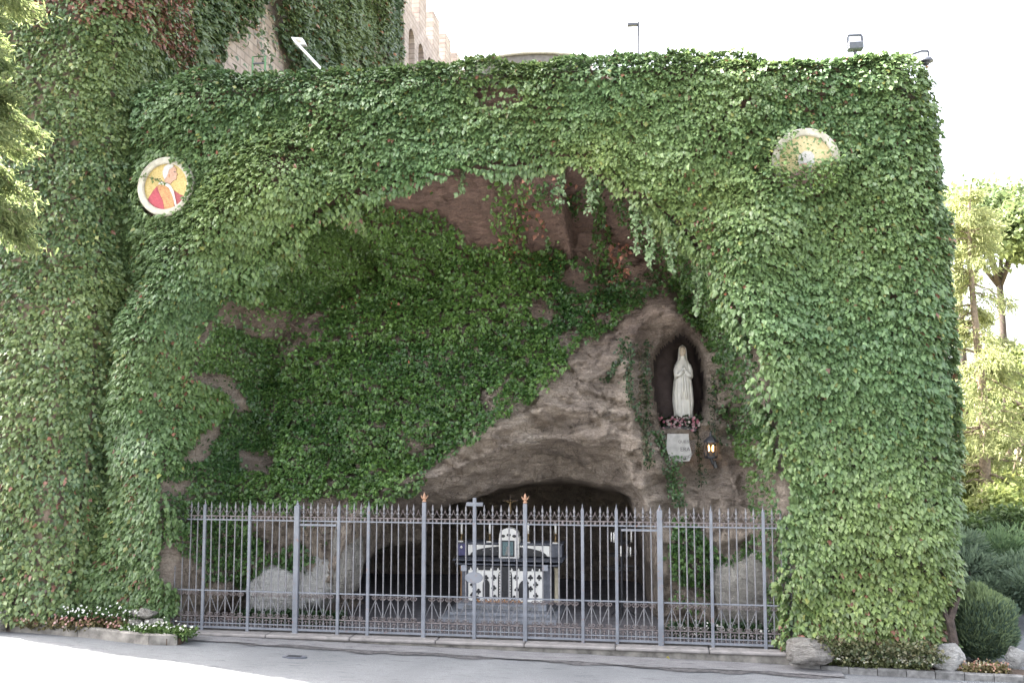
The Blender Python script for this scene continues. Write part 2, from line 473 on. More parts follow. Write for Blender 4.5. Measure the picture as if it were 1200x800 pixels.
# ------------------------------------------------------------------ ground, road, pavement
def grid_sheet(name, x0, x1, y0, y1, z, mat, nx=2, ny=2, amp=0.0, seed=0, slope=False):
    xs = np.linspace(x0, x1, nx); ys = np.linspace(y0, y1, ny)
    Xg, Yg = np.meshgrid(xs, ys)
    Z = np.full_like(Xg, z)
    if slope: Z = Z + fall(Xg)
    if amp: Z = Z + amp * fbm(Xg * 1.2, Yg * 1.2, 0, 4, seed)
    V = np.stack([Xg.ravel(), Yg.ravel(), Z.ravel()], 1)
    i = np.arange((nx - 1) * (ny - 1)); r, c = i // (nx - 1), i % (nx - 1)
    a = r * nx + c
    F = np.stack([a, a + 1, a + nx + 1, a + nx], 1)
    return tag(link(name, fast_mesh(name, V, F, smooth=True), mat), kind='structure')
grid_sheet('ground', -900, 900, -300, 1500, -0.17, M['ground'])
grid_sheet('road', -40, 40, -45, 11.5, 0.0, M['asphalt'], 160, 120, 0.012, 3, True)

# pavement strip in front of the plinth, with a worn outer edge, and the damp gutter beside it
def strip(name, x0, x1, yin, yout, zin, zout, mat, wob=0.06, seed=0, n=220, rows=6):
    xs = np.linspace(x0, x1, n); V = []
    yo = yout(xs) + wob * fbm(xs * 1.7, 0, 0, 5, seed, 0.65)
    for r in range(rows):
        t = r / (rows - 1)
        y = yin + (yo - yin) * t
        z = zin + (zout - zin) * t + fall(xs) + 0.008 * fbm(xs * 4, y * 4, 0, 3, seed + 5)
        V.append(np.stack([xs, y, z], 1))
    V = np.concatenate(V); i = np.arange((n - 1) * (rows - 1)); r, c = i // (n - 1), i % (n - 1); a = r * n + c
    F = np.stack([a + n, a + n + 1, a + 1, a], 1)
    return tag(link(name, fast_mesh(name, V, F, smooth=True), mat), kind='structure')
strip('gutter', -6.0, 5.9, -0.3, lambda x: -0.68 - 0.02 * x, 0.02, 0.012, M['gutter'], 0.20, 21)
strip('pavement', -6.3, 5.9, -0.22, lambda x: -0.58 - 0.02 * x, 0.055, 0.022, M['apron'], 0.16, 9)

# fence plinth: body and projecting ledge, standing on the ground
ZF = 0.17                                   # level of the cave floor and of the fence foot
plinth = empty('fence_plinth', (-0.6, 0, 0), 'long low concrete plinth with projecting ledge under the iron railing', 'plinth')
mb = MB(); mb.box(-6.6, 5.6, -0.20, 0.35, -0.25, ZF - 0.065); mb.build('base', M['concrete'], plinth)
mb = MB()
for i in range(8):
    a = -6.6 + i * 1.5
    mb = MB(); mb.box(a + 0.004, a + 1.496, -0.255, 0.30, ZF - 0.063, ZF - 0.003, 0.018); mb.build('ledge_stone', M['ledge'], plinth)
grid_sheet('cave_floor', -6.6, 6.4, 0.29, 7.6, ZF, M['floor'], 60, 40, 0.01, 4)

# ------------------------------------------------------------------ grotto wall: one carved relief Y(X, Z)
ARCH = poly_at([(196,860),(196,770),(197,700),(199,640),(201,590),(206,540),(214,480),(228,428),(252,376),(282,326),(326,282),(378,245),(430,222),(488,206),(540,198),
                (600,190),(660,193),(715,208),(765,236),(808,272),(842,318),(864,360),(884,410),(899,455),(909,500),(917,560),(922,620),(928,680),(931,770),(931,860)], 0.0)
CAVE1 = poly_at([(396,775),(403,695),(414,662),(424,632),(436,604),(462,585),(505,566),(555,543),(605,524),(650,515),(700,522),(735,549),(757,587),(768,630),(775,690),(781,775)], 1.5)
CAVE2 = poly_at([(410,790),(414,700),(425,668),(438,646),(522,636),(538,600),(558,580),(605,563),(660,557),(714,561),(744,580),(758,620),(765,680),(768,790)], 2.9)
NICHE = poly_at([(801,386),(815,398),(824,422),(828,450),(824,478),(818,499),(776,500),(770,475),(764,445),(766,418),(780,398)], 1.6)
RIDGE_L = poly_at([(330,215),(265,265),(225,310),(195,355),(165,420),(163,480),(188,550),(185,650),(180,760)], -0.2)
CHAN_L = poly_at([(132,120),(140,230),(150,320),(118,420),(112,520),(100,620)], 0.0)
LIP_R = poly_at([(905,235),(885,290),(880,340),(900,410)], -0.1)
COWL = poly_at([(800,372),(768,365),(745,385),(735,420),(738,470),(752,520),(770,545)], 1.5)
COWL_R = poly_at([(812,380),(832,410),(842,460),(838,510),(850,560)], 1.5)
FOLD1 = poly_at([(470,575),(540,530),(600,497),(660,478),(700,480),(745,520)], 1.4)
FOLD2 = poly_at([(500,582),(560,550),(620,520),(680,505),(725,520),(756,565)], 1.5)
CRACK1 = poly_at([(640,463),(672,476),(700,480),(722,496),(748,510)], 1.4)
JAMB_L = poly_at([(432,600),(424,630),(412,660),(398,700),(385,740)], 1.3)
BULG = poly_at([(575,500),(620,470),(690,440),(720,410)], 1.4)

ZT = 10.0
def wall_top(X):
    return np.interp(X, [-6.8, -4.2, -2.5, -0.15, 2.15, 4.36, 7.3], [10.02, 10.05, 10.06, 10.05, 10.03, 9.97, 9.84])
def edge_right(Z):
    zz = [P(1112, 740, .3)[2], P(1116, 640, .3)[2], P(1112, 500, .3)[2], P(1106, 400, .3)[2], P(1102, 300, .3)[2], P(1093, 220, .3)[2], P(1088, 150, .3)[2], P(1078, 100, .3)[2], P(1066, 66, .3)[2]]
    xx = [P(1106, 740, .3)[0], P(1112, 640, .3)[0], P(1108, 500, .3)[0], P(1102, 400, .3)[0], P(1098, 300, .3)[0], P(1090, 220, .3)[0], P(1084, 150, .3)[0], P(1074, 100, .3)[0], P(1060, 66, .3)[0]]
    return np.interp(Z, zz, xx)
def relief(X, Z, detail=True):
    p = np.stack([X, Z], 1)
    dA = sdist(p, ARCH)
    # the recess: a leaning rock face that steps back upwards
    back = 1.15 + 0.24 * np.clip(Z - 2.3, 0, 6.2) + 0.30 * np.clip(2.3 - Z, 0, 3)
    wid = np.where(X > 1.5, 0.55, 1.5)
    back = back + 0.40 * ss((-3.6 - X) / 0.8) * ss((Z - 2.2) / 1.0) * ss((6.5 - Z) / 1.0)
    back = back + 0.85 * ss((X - 3.3) / 0.7) * ss((Z - 2.2) / 1.0)
    wid = np.where(X < -2.2, 0.75, wid)
    Y = back * ss(dA / wid) ** 0.8
    Y = np.where(dA > 0, Y, 0.0)
    rock = ss(dA / 0.5)
    # front: draped ridges and the hollow beside the tower
    Y = Y - (0.12 + 0.40 * ss((Z - 1.0) / 3.0)) * np.exp(-(ldist(p, RIDGE_L) / 0.55) ** 2)
    Y = Y + 0.45 * np.exp(-(ldist(p, CHAN_L) / 0.5) ** 2)
    Y = Y - 0.30 * np.exp(-(ldist(p, LIP_R) / 0.6) ** 2)
    # big folds of the rock above the cave, the cowl round the niche
    rn = rock
    Y = Y - rn * 0.42 * np.exp(-(ldist(p, COWL) / 0.20) ** 2) - rn * 0.30 * np.exp(-(ldist(p, COWL_R) / 0.22) ** 2)
    Y = Y - rn * 0.30 * np.exp(-(ldist(p, FOLD1) / 0.20) ** 2) - rn * 0.24 * np.exp(-(ldist(p, FOLD2) / 0.13) ** 2)
    Y = Y - rn * 0.40 * np.exp(-(ldist(p, BULG) / 0.6) ** 2) - rn * 0.30 * np.exp(-(ldist(p, JAMB_L) / 0.22) ** 2)
    Y = Y + rn * 0.10 * np.exp(-(ldist(p, CRACK1 + 0.03 * np.sin(CRACK1 * 31)) / 0.045) ** 2)
    nz = 0.07 * fbm(X * 2.1, 0, Z * 2.1, 3, 77)
    d1 = sdist(p + nz[:, None], CAVE1); d2 = sdist(p + nz[:, None], CAVE2); dn = sdist(p + 0.3 * nz[:, None], NICHE)
    Y = Y + 1.9 * np.clip(d1 / (0.35 + 0.95 * ss((Z - 1.7) / 0.9)), 0, 1) ** 0.7 * (d1 > 0) + 3.4 * ss(d2 / 0.45)
    Y = Y + 1.2 * ss((dn + 0.07) / 0.10)
    if detail:
        quiet = rock * (1 - 0.75 * ss((dn + 0.1) / 0.2))
        Y = Y + quiet * (0.55 * fbm(X * 0.55, 3.0, Z * 0.75, 3, 5) - 0.40 * (ridged(X * 0.9 + 0.3 * Z, 1.0, Z * 1.3, 4, 8) - 0.55)
                         + 0.17 * fbm(X * 3.2 + Z, 0.0, Z * 5.0, 5, 15, 0.62)
                         - 0.16 * np.clip(ridged(X * 2.3 + 0.6 * Z + 0.6 * fbm(X, 1, Z, 3, 2), 4.0, Z * 3.1, 3, 28) - 0.62, 0, 1) * 2)
        band = 1 - ((0.75 * Z + 0.35 * X + 1.5 * fbm(X * 0.5, 2.0, Z * 0.6, 4, 93)) * 1.25) % 1.0
        Y = Y - quiet * 0.17 * band * (0.4 + 0.6 * ss(0.5 + fbm(X * 0.7, 5.0, Z * 0.7, 2, 94)))
        Y = Y - quiet * 0.10 * (1 - ((1.9 * Z - 0.9 * X + 2.2 * fbm(X * 0.9, 7.0, Z * 1.0, 4, 95)) % 1.0)) + quiet * 0.07 * fbm(X * 7, 1.0, Z * 9, 3, 96, 0.7)
        dd = np.clip(-d1, 0, 3)
        saw = 1 - ((dd * 1.9 + 0.9 * fbm(X * 0.7, 0.3, Z * 0.9, 4, 97)) % 1.0)
        Y = Y - quiet * 0.20 * saw * np.exp(-dd / 1.1) * (d1 < 0)                                     # strata that follow the mouth of the cave
        Y = Y - quiet * 0.10 * ridged(dd * 1.7 + 0.8 * fbm(X * 0.8, 0, Z * 0.8, 3, 31), 0.5 + 0.15 * X, 0.2, 3, 44) * np.exp(-dd / 1.6) * 1.6
    Y = np.where(dA > 0.25, np.maximum(Y, 0.5 * ss((dA - 0.25) / 0.4)), Y)
    # rounded right end and top
    e = X - (edge_right(Z) - 0.55)
    Y = Y + np.where(e > 0, 0.55 - np.sqrt(np.clip(0.55 ** 2 - e ** 2, 0, None)), 0) * (dA < 0)
    t = Z - (wall_top(X) - 0.35)
    Y = Y + np.where(t > 0, 0.35 - np.sqrt(np.clip(0.35 ** 2 - t ** 2, 0, None)), 0)
    return Y, dA, d1, dn
NXG, NZG = 372, 252
zs = np.linspace(-0.25, ZT, NZG)
XL = -7.55
tt = np.linspace(0, 1, NXG)
Zg = np.repeat(zs, NXG); Xg = (XL + (edge_right(Zg) - XL) * np.tile(tt, NZG))
Zg = -0.25 + (Zg + 0.25) * (wall_top(Xg) + 0.25) / (ZT + 0.25)
Yg, dAg, d1g, dng = relief(Xg, Zg)
WV = np.stack([Xg, Yg, Zg], 1)
undercut = np.clip(Yg - 2.0, 0, 5) * (d1g > 0) * ss((2.6 - Xg) / 4.4)      # the cave widens behind its left jamb
WV[:, 0] -= 0.55 * undercut
i_ = np.arange((NXG - 1) * (NZG - 1)); r_, c_ = i_ // (NXG - 1), i_ % (NXG - 1); a_ = r_ * NXG + c_
WF = np.stack([a_, a_ + 1, a_ + NXG + 1, a_ + NXG], 1)
# close it backwards: top slab, right side, back
YB = 8.0
nb = len(WV)
top_i = (NZG - 1) * NXG + np.arange(NXG); right_i = np.arange(NZG) * NXG + NXG - 1; left_i = np.arange(NZG) * NXG
def backrow(idx):
    global WV
    q = WV[idx].copy(); q[:, 1] = YB
    s = len(WV); WV = np.concatenate([WV, q]); return s + np.arange(len(idx))
tb, rb, lb = backrow(top_i), backrow(right_i), backrow(left_i)
quads = [np.stack([top_i[:-1], top_i[1:], tb[1:], tb[:-1]], 1), np.stack([right_i[:-1], rb[:-1], rb[1:], right_i[1:]], 1),
         np.stack([left_i[1:], lb[1:], lb[:-1], left_i[:-1]], 1), np.array([[lb[0], lb[-1], rb[-1], rb[0]]])]
grotto = empty('grotto_wall', (0, 0, 0), 'massive arched rock grotto wall with hollow cave mouth and statue niche', 'grotto')
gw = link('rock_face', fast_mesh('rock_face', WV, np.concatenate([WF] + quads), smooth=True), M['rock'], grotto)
M['niche'] = simple('dark_niche_brown', (0.075, 0.055, 0.052), 0.9, 0.3, 4, bd=0.02)
gw.data.materials.append(M['niche'])                       # faces inside the niche take this darker brown than the rock
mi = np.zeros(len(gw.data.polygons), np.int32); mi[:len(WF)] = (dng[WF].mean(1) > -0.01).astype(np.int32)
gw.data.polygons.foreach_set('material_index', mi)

# ------------------------------------------------------------------ ivy
LEAF = np.array([(0, 0.0, 0.02), (-0.46, -0.20, -0.26), (-0.29, -0.10, -0.52), (0, -0.13, -1.05), (0.29, -0.10, -0.52), (0.46, -0.20, -0.26)])   # (across, out, along): halves fold back from the midrib, tip droops
LEAF_F = np.array([(0, 1, 2), (0, 2, 3), (0, 3, 4), (0, 4, 5)])
def leaves(name, pos, out, size, col, mat, parent=None, droop=(25, 25), spin=28, simple_leaf=False):
    """pos (n,3) points, out (n,3) outward directions; tips hang down and lean outwards"""
    n = len(pos)
    out = out / np.linalg.norm(out, axis=1, keepdims=True)
    dn_ = np.tile(np.array((0, 0, -1.0)), (n, 1)) + rng.normal(0, 0.12, (n, 3))
    al = dn_ - (dn_ * out).sum(1, keepdims=True) * out
    al /= np.linalg.norm(al, axis=1, keepdims=True) + 1e-9
    ac = np.cross(al, out)
    th = R(droop[0]) + R(droop[1]) * rng.normal(0, 1, n)
    ph = R(spin) * rng.normal(0, 1, n); yw = R(24) * rng.normal(0, 1, n)
    al2 = al * np.cos(ph)[:, None] + ac * np.sin(ph)[:, None]; ac2 = -al * np.sin(ph)[:, None] + ac * np.cos(ph)[:, None]
    tip = al2 * np.cos(th)[:, None] + out * np.sin(th)[:, None]
    nrm = -al2 * np.sin(th)[:, None] + out * np.cos(th)[:, None]
    ac3 = ac2 * np.cos(yw)[:, None] + nrm * np.sin(yw)[:, None]; nr3 = -ac2 * np.sin(yw)[:, None] + nrm * np.cos(yw)[:, None]
    L = LEAF
    V = pos[:, None, :] + size[:, None, None] * (L[None, :, 0, None] * ac3[:, None, :] + L[None, :, 1, None] * nr3[:, None, :] - L[None, :, 2, None] * tip[:, None, :])
    F = (np.arange(n) * 6)[:, None, None] + LEAF_F[None]
    C = np.repeat(col, 6, axis=0)
    return link(name, fast_mesh(name, V.reshape(-1, 3), F.reshape(-1, 3), C), mat, parent)
def sample_grid(V, nx, nz, keep, n):
    """random points on a relief grid by area; keep(cell centre) is a probability"""
    Vg = V[:nx * nz].reshape(nz, nx, 3)
    a = Vg[:-1, :-1].reshape(-1, 3); b = Vg[:-1, 1:].reshape(-1, 3); c = Vg[1:, :-1].reshape(-1, 3); d = Vg[1:, 1:].reshape(-1, 3)
    nr = np.cross(b - a, c - a); ar = np.linalg.norm(nr, axis=1)
    cen = (a + b + c + d) / 4
    w = np.minimum(ar, np.median(ar) * 5) * keep(cen)
    idx = rng.choice(len(w), n, p=w / w.sum())
    s, t = rng.random(n)[:, None], rng.random(n)[:, None]
    p = a[idx] * (1 - s) * (1 - t) + b[idx] * s * (1 - t) + c[idx] * (1 - s) * t + d[idx] * s * t
    nn = nr[idx] / (ar[idx][:, None] + 1e-9)
    return p, nn, idx
def blend(n, a, b, t):
    return np.array(a)[None] * (1 - t[:, None]) + np.array(b)[None] * t[:, None]
def recolour(col, mask, c, j=0.3):
    col[mask] = np.array(c) * (1 + j * rng.normal(0, 1, (mask.sum(), 1)))
    return col

# bare places where the stone or a medallion shows through the front ivy
MED_L, MED_R = P(195, 219, -0.28), P(944, 189, -0.22)
BARE = [(poly_at([(122,118),(140,118),(146,150),(140,180),(120,175)], 0), 0.1), (poly_at([(102,272),(124,275),(122,345),(100,350)], 0), 0.25),
        (poly_at([(556,106),(605,106),(618,122),(590,132),(560,128)], 0), 0.2), (poly_at([(868,112),(888,114),(886,128),(868,128)], 0), 0.15),
        (poly_at([(640,176),(690,178),(688,186),(640,186)], 0), 0.2), (poly_at([(242,118),(266,120),(264,130),(240,130)], 0), 0.3)]
gsm_, gdA_, _, _ = relief(Xg, Zg, False)     # the wall without rock roughness carries the ivy
def clump(X, Z):
    tier = (Z / 0.32 + 2.6 * fbm(X * 0.9, 2.0, Z * 0.7, 3, 61)) % 1.0
    return 0.10 + 0.09 * (1 - tier) + 0.18 * np.clip(fbm(X * 1.15, 0.0, Z * 1.6, 3, 60), -0.6, 1) + 0.22 * np.clip(fbm(X * 0.55, 4.0, Z * 0.5, 2, 62), -0.4, 1)
def front_keep(c):
    p = np.stack([c[:, 0], c[:, 2]], 1)
    dA = sdist(p, ARCH)
    k = np.where(dA < np.where(c[:, 2] > 6.4, 0.10, 0.02) + 0.20 * fbm(c[:, 0] * 1.5, 1, c[:, 2] * 1.5, 3, 12), 1.0, 0.0)
    left = (dA >= 0) & (c[:, 0] < -2.2) & (c[:, 2] > 3.0)
    k = np.maximum(k, np.where(left & (dA < 0.10 + 0.4 * fbm(c[:, 0], 5, c[:, 2], 3, 19)), 0.9, 0))
    for poly, v in BARE:
        k = np.where(sdist(p, poly) > 0.05 * fbm(c[:, 0] * 5, 1, c[:, 2] * 5, 2, 3), k * v, k)
    dl = np.hypot(c[:, 0] - MED_L[0], c[:, 2] - MED_L[2]); al = np.arctan2(c[:, 2] - MED_L[2], c[:, 0] - MED_L[0])
    k = np.where(dl < 0.56, np.where((al > -0.6) & (al < 1.3) & (dl > 0.52), 0.9, 0), k)
    d = np.hypot(c[:, 0] - MED_R[0], c[:, 2] - MED_R[2])
    k = np.where(d < 0.60, np.where(c[:, 2] < MED_R[2] - 0.14 + 0.4 * fbm(c[:, 0] * 3, 0, c[:, 2] * 3, 3, 7), 1.0, np.where(c[:, 0] < MED_R[0] - 0.15, 0.30, 0.10)), k)
    gaps = fbm(c[:, 0] * 1.9, 7, c[:, 2] * 1.9, 3, 90)
    return k * np.where(gaps < -0.36, 0.55, 1) * (c[:, 2] > 0.22)
SV = np.stack([Xg, gsm_, Zg], 1)
nF = 165000
p, nn, _ = sample_grid(SV, NXG, NZG, front_keep, nF)
nn = nn + np.array((0, -0.35, 0.05)); nn /= np.linalg.norm(nn, axis=1, keepdims=True)
inmed = np.hypot(p[:, 0] - MED_R[0], p[:, 2] - MED_R[2]) < 0.60
nearmed = np.hypot(p[:, 0] - MED_L[0], p[:, 2] - MED_L[2]) < 0.85
off = clump(p[:, 0], p[:, 2]) * (0.25 + 0.75 * rng.random(nF) ** 0.5) + rng.random(nF) * 0.09
off = np.where(inmed, 0.27, np.where(nearmed, np.minimum(off, 0.25), off))
base = np.clip(0.5 + 0.55 * fbm(p[:, 0] * 0.5, 0, p[:, 2] * 0.5, 3, 70) + 0.22 * rng.normal(0, 1, nF), 0, 1)
col = blend(nF, (0.070, 0.128, 0.053), (0.170, 0.240, 0.092), base)
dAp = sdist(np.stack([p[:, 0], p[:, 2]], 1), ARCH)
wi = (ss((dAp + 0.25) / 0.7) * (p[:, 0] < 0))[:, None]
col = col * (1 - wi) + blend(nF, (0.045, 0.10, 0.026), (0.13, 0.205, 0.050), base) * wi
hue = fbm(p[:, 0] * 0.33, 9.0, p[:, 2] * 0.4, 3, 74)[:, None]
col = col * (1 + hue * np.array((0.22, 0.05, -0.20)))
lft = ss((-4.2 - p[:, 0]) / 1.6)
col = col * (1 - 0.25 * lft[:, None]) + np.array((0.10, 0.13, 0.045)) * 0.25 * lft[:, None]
redp = 0.004 + 0.08 * ss((-5.4 - p[:, 0]) / .8) * ss((3.8 - p[:, 2]) / 1.5) * (fbm(p[:, 0] * 1.5, 1, p[:, 2] * 1.5, 3, 33) > -0.1) \
    + 0.03 * (fbm(p[:, 0] * 0.8, 3, p[:, 2] * 0.8, 3, 34) > 0.30) + 0.10 * (p[:, 2] < 0.7) * (p[:, 0] > 5)
recolour(col, rng.random(nF) < redp, (0.17, 0.080, 0.052))
recolour(col, rng.random(nF) < 0.02, (0.16, 0.17, 0.05))
col = np.clip(col * (1 + 0.16 * rng.normal(0, 1, (nF, 1))), 0.01, 0.6)
size = np.where(inmed, 0.065, 0.083) * (0.62 + 0.75 * rng.random(nF))
pos = p + nn * off[:, None]
pos[inmed, 1] = MED_R[1] - 0.09 - 0.14 * rng.random(inmed.sum()) ** 2; col[inmed] = col[inmed] * np.array((1.12, 1.10, 0.95))
onl = np.hypot(p[:, 0] - MED_L[0], p[:, 2] - MED_L[2]) < 0.57
pos[onl, 1] = MED_L[1] - 0.09 - 0.04 * rng.random(onl.sum())
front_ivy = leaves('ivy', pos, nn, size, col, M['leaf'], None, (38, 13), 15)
tag(front_ivy, 'dense green ivy with scattered red leaves covering the front wall around the arch', 'ivy', kind='stuff')

# crest, arch fringe and the right flank
def line_leaves(fn, n, spread, sizev):
    t = rng.random(n); pp = fn(t); return pp + rng.normal(0, 1, (n, 3)) * np.array(spread), np.full(n, sizev) * (0.7 + 0.6 * rng.random(n))
zz_ = lambda n: rng.random(n)
n = 22000
x = XL + 0.3 + (edge_right(np.full(n, ZT)) + 0.1 - XL - 0.3) * rng.random(n)
y = 0.3 + rng.random(n) ** 1.6 * 2.2
q = np.stack([x, y, wall_top(x) + 0.05 + 0.34 * np.clip(fbm(x * 1.1, y, 0, 4, 41), -0.35, 1) + 0.12 * rng.random(n)], 1)
o = np.tile(np.array((0.05, -0.55, 0.8)), (n, 1)) + rng.normal(0, 0.25, (n, 3))
n2 = 20000
z2 = 0.05 + rng.random(n2) * (9.8 - 0.05); y2 = 0.35 + rng.random(n2) ** 1.5 * 4.5
q2 = np.stack([edge_right(z2) + 0.02 + 0.6 * np.clip(clump(y2 * 0.8 + 9, z2), 0, 1) + 0.1 * rng.random(n2), y2, z2], 1)
o2 = np.tile(np.array((1.0, -0.25, 0.05)), (n2, 1)) + rng.normal(0, 0.2, (n2, 3))
qq = np.concatenate([q, q2]); oo = np.concatenate([o, o2]); nq = n + n2
base = np.clip(0.55 + 0.5 * fbm(qq[:, 0] * 0.7, qq[:, 1], qq[:, 2] * 0.7, 3, 71) + 0.2 * rng.normal(0, 1, nq), 0, 1)
col = blend(nq, (0.070, 0.128, 0.055), (0.170, 0.240, 0.096), base)
recolour(col, rng.random(nq) < 0.03, (0.17, 0.080, 0.05))
col = np.clip(col, 0.01, 0.6)
tag(leaves('ivy', qq, oo, 0.088 * (0.65 + 0.7 * rng.random(nq)), col, M['leaf'], None, (30, 20)),
    'ivy spilling over the flat top and the right flank of the grotto wall', 'ivy', kind='stuff')

# ivy on the rock inside the arch
IV_MAIN = poly_at([(232,590),(232,520),(245,470),(262,410),(290,350),(320,310),(380,262),(430,250),(478,250),(520,262),(548,284),(600,290),(640,280),(672,300),
                   (705,318),(758,338),(752,356),(722,384),(690,410),(672,436),(640,466),(610,478),(588,500),(562,520),(522,540),(508,562),(498,585),(440,592),(400,600),(395,640),(360,680),(330,655),(290,690),(262,640)], 1.6)
IV_TUFT = poly_at([(592,238),(612,240),(618,290),(640,300),(600,320),(586,280)], 1.9)
IV_RIGHT = poly_at([(828,330),(850,360),(880,430),(905,520),(915,600),(895,560),(870,535),(846,470),(838,420),(815,385),(790,370),(800,335)], 1.4)
IV_BACK = poly_at([(690,330),(700,235),(712,235),(716,300),(740,330),(800,300),(830,330),(800,345),(760,345)], 1.8)
IV_LOWR = poly_at([(786,610),(800,605),(830,640),(850,655),(890,600),(930,590),(930,690),(905,660),(880,655),(850,690),(820,715),(790,700)], 1.3)
HOLES = [poly_at([(650,392),(672,378),(680,390),(676,410),(655,412)], 1.5), poly_at([(570,458),(588,460),(586,484),(568,482)], 1.5), poly_at([(620,345),(640,350),(645,375),(625,372)], 1.6),
         poly_at([(695,365),(715,362),(712,376),(694,378)], 1.5), poly_at([(240,450),(285,440),(290,480),(245,490)], 1.4), poly_at([(242,495),(270,500),(265,540),(236,530)], 1.4),
         poly_at([(485,515),(507,517),(503,535),(486,532)], 1.4), poly_at([(280,530),(325,540),(320,560),(285,556)], 1.3), poly_at([(320,310),(345,305),(350,330),(325,335)], 1.5),
         poly_at([(310,590),(345,600),(352,640),(318,630)], 1.3), poly_at([(660,310),(700,325),(690,345),(655,335)], 1.6)]
def inner_keep(c):
    p = np.stack([c[:, 0], c[:, 2]], 1)
    e = 0.22 * fbm(c[:, 0] * 1.3, 1, c[:, 2] * 1.3, 4, 55)
    dA = sdist(p, ARCH); dn = sdist(p, NICHE)
    k = np.where(sdist(p, IV_MAIN) + e > 0, 1.0, 0.0)
    th = ss((sdist(p, IV_MAIN)) / 0.5)
    k = k * (0.45 + 0.55 * th)
    left = ss((c[:, 0] + 3.2) / 1.0)                      # thinner and patchier towards the left pillar
    patch = fbm(c[:, 0] * 1.1, 4, c[:, 2] * 1.1, 4, 56)
    k = k * np.where((left < 1) & (patch < -0.16) & (c[:, 2] < 6.2), 0.10 + 0.9 * left, 1)
    k = np.where((c[:, 2] < 2.45) & (c[:, 0] < -1.5), k * np.where(patch > -0.04, 0.9, 0.04), k)
    k = np.maximum(k, 0.22 * (sdist(p, IV_TUFT) + 0.6 * e > 0))
    k = np.maximum(k, (sdist(p, IV_RIGHT) + 0.7 * e > 0) * np.where(patch > -0.05, 0.42, 0.06))
    k = np.maximum(k, (sdist(p, IV_BACK) + 0.6 * e > 0) * 0.32)
    k = np.maximum(k, (sdist(p, IV_LOWR) + 0.6 * e > 0) * np.where(patch > -0.2, 0.9, 0.1))
    for h in HOLES: k = np.where(sdist(p, h) + 0.35 * e > -0.02, k * 0.03, k)
    rim = (dA > 0) & (dA < 0.45 + 0.5 * fbm(c[:, 0] * 1.4, 2, c[:, 2] * 1.4, 3, 57)) & (c[:, 0] > 0) & (c[:, 2] < 8)
    k = np.maximum(k, rim * 0.16)
    k = np.where(dn > -0.14, 0, k)
    d1 = sdist(p, CAVE1)
    k = np.where(d1 > 0.02, 0, k)
    return np.where((dA < 0.02), 0, k)
nI = 98000
p, nn, _ = sample_grid(WV, NXG, NZG, inner_keep, nI)
nn = nn * 0.5 + np.array((0, -0.7, 0.3)); nn /= np.linalg.norm(nn, axis=1, keepdims=True)
cl = fbm(p[:, 0] * 1.4, 0, p[:, 2] * 1.6, 3, 66)
off = 0.05 + 0.13 * np.clip(cl + 0.4, 0, 1) + 0.09 * rng.random(nI)
up = ss((p[:, 2] - 4.6) / 2.2)
base = np.clip(0.35 + 0.45 * cl + 0.22 * rng.normal(0, 1, nI) + 0.45 * up * (p[:, 0] < 1.0), 0, 1)
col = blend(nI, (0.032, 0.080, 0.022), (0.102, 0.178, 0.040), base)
dAp = sdist(np.stack([p[:, 0], p[:, 2]], 1), ARCH)
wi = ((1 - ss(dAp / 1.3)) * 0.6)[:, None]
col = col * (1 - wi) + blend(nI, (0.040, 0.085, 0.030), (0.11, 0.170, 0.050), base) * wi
recolour(col, rng.random(nI) < 0.02 * up * (fbm(p[:, 0], 3, p[:, 2], 3, 35) > 0.05), (0.30, 0.10, 0.06))
col = np.clip(col * (1 + 0.2 * rng.normal(0, 1, (nI, 1))), 0.008, 0.6)
tag(leaves('ivy', p + nn * off[:, None], nn, 0.064 * (0.65 + 0.7 * rng.random(nI)), col, M['leaf'], None, (26, 22)),
    'deep green small-leaved ivy spread over the rock inside the arch', 'ivy', kind='stuff')
# a few pinkish leaves scattered over the bare red rock under the arch top
nS = 330
xs = rng.uniform(-1.6, 2.6, 3000); zs_ = rng.uniform(6.2, 8.4, 3000)
pp = np.stack([xs, zs_], 1)
ok = (sdist(pp, ARCH) > 0.15) & (sdist(pp, IV_MAIN) < 0.05) & (fbm(xs * 1.3, 2, zs_ * 1.3, 3, 36) > 0.0)
xs, zs_ = xs[ok][:nS], zs_[ok][:nS]
ys, *_ = relief(xs, zs_)
q = np.stack([xs, ys - 0.05, zs_], 1); nS = len(xs)
col = np.tile(np.array((0.30, 0.14, 0.10)), (nS, 1)) * (1 + 0.3 * rng.normal(0, 1, (nS, 1)))
g = rng.random(nS) < 0.35; col[g] = (0.06, 0.12, 0.03)
tag(leaves('ivy', q, np.tile(np.array((0, -1, 0.25)), (nS, 1)), 0.085 * (0.6 + 0.7 * rng.random(nS)), np.clip(col, .02, .6), M['leaf'], None, (10, 20)),
    'thin scatter of pink and green ivy leaves on the bare red rock', 'ivy', kind='stuff')

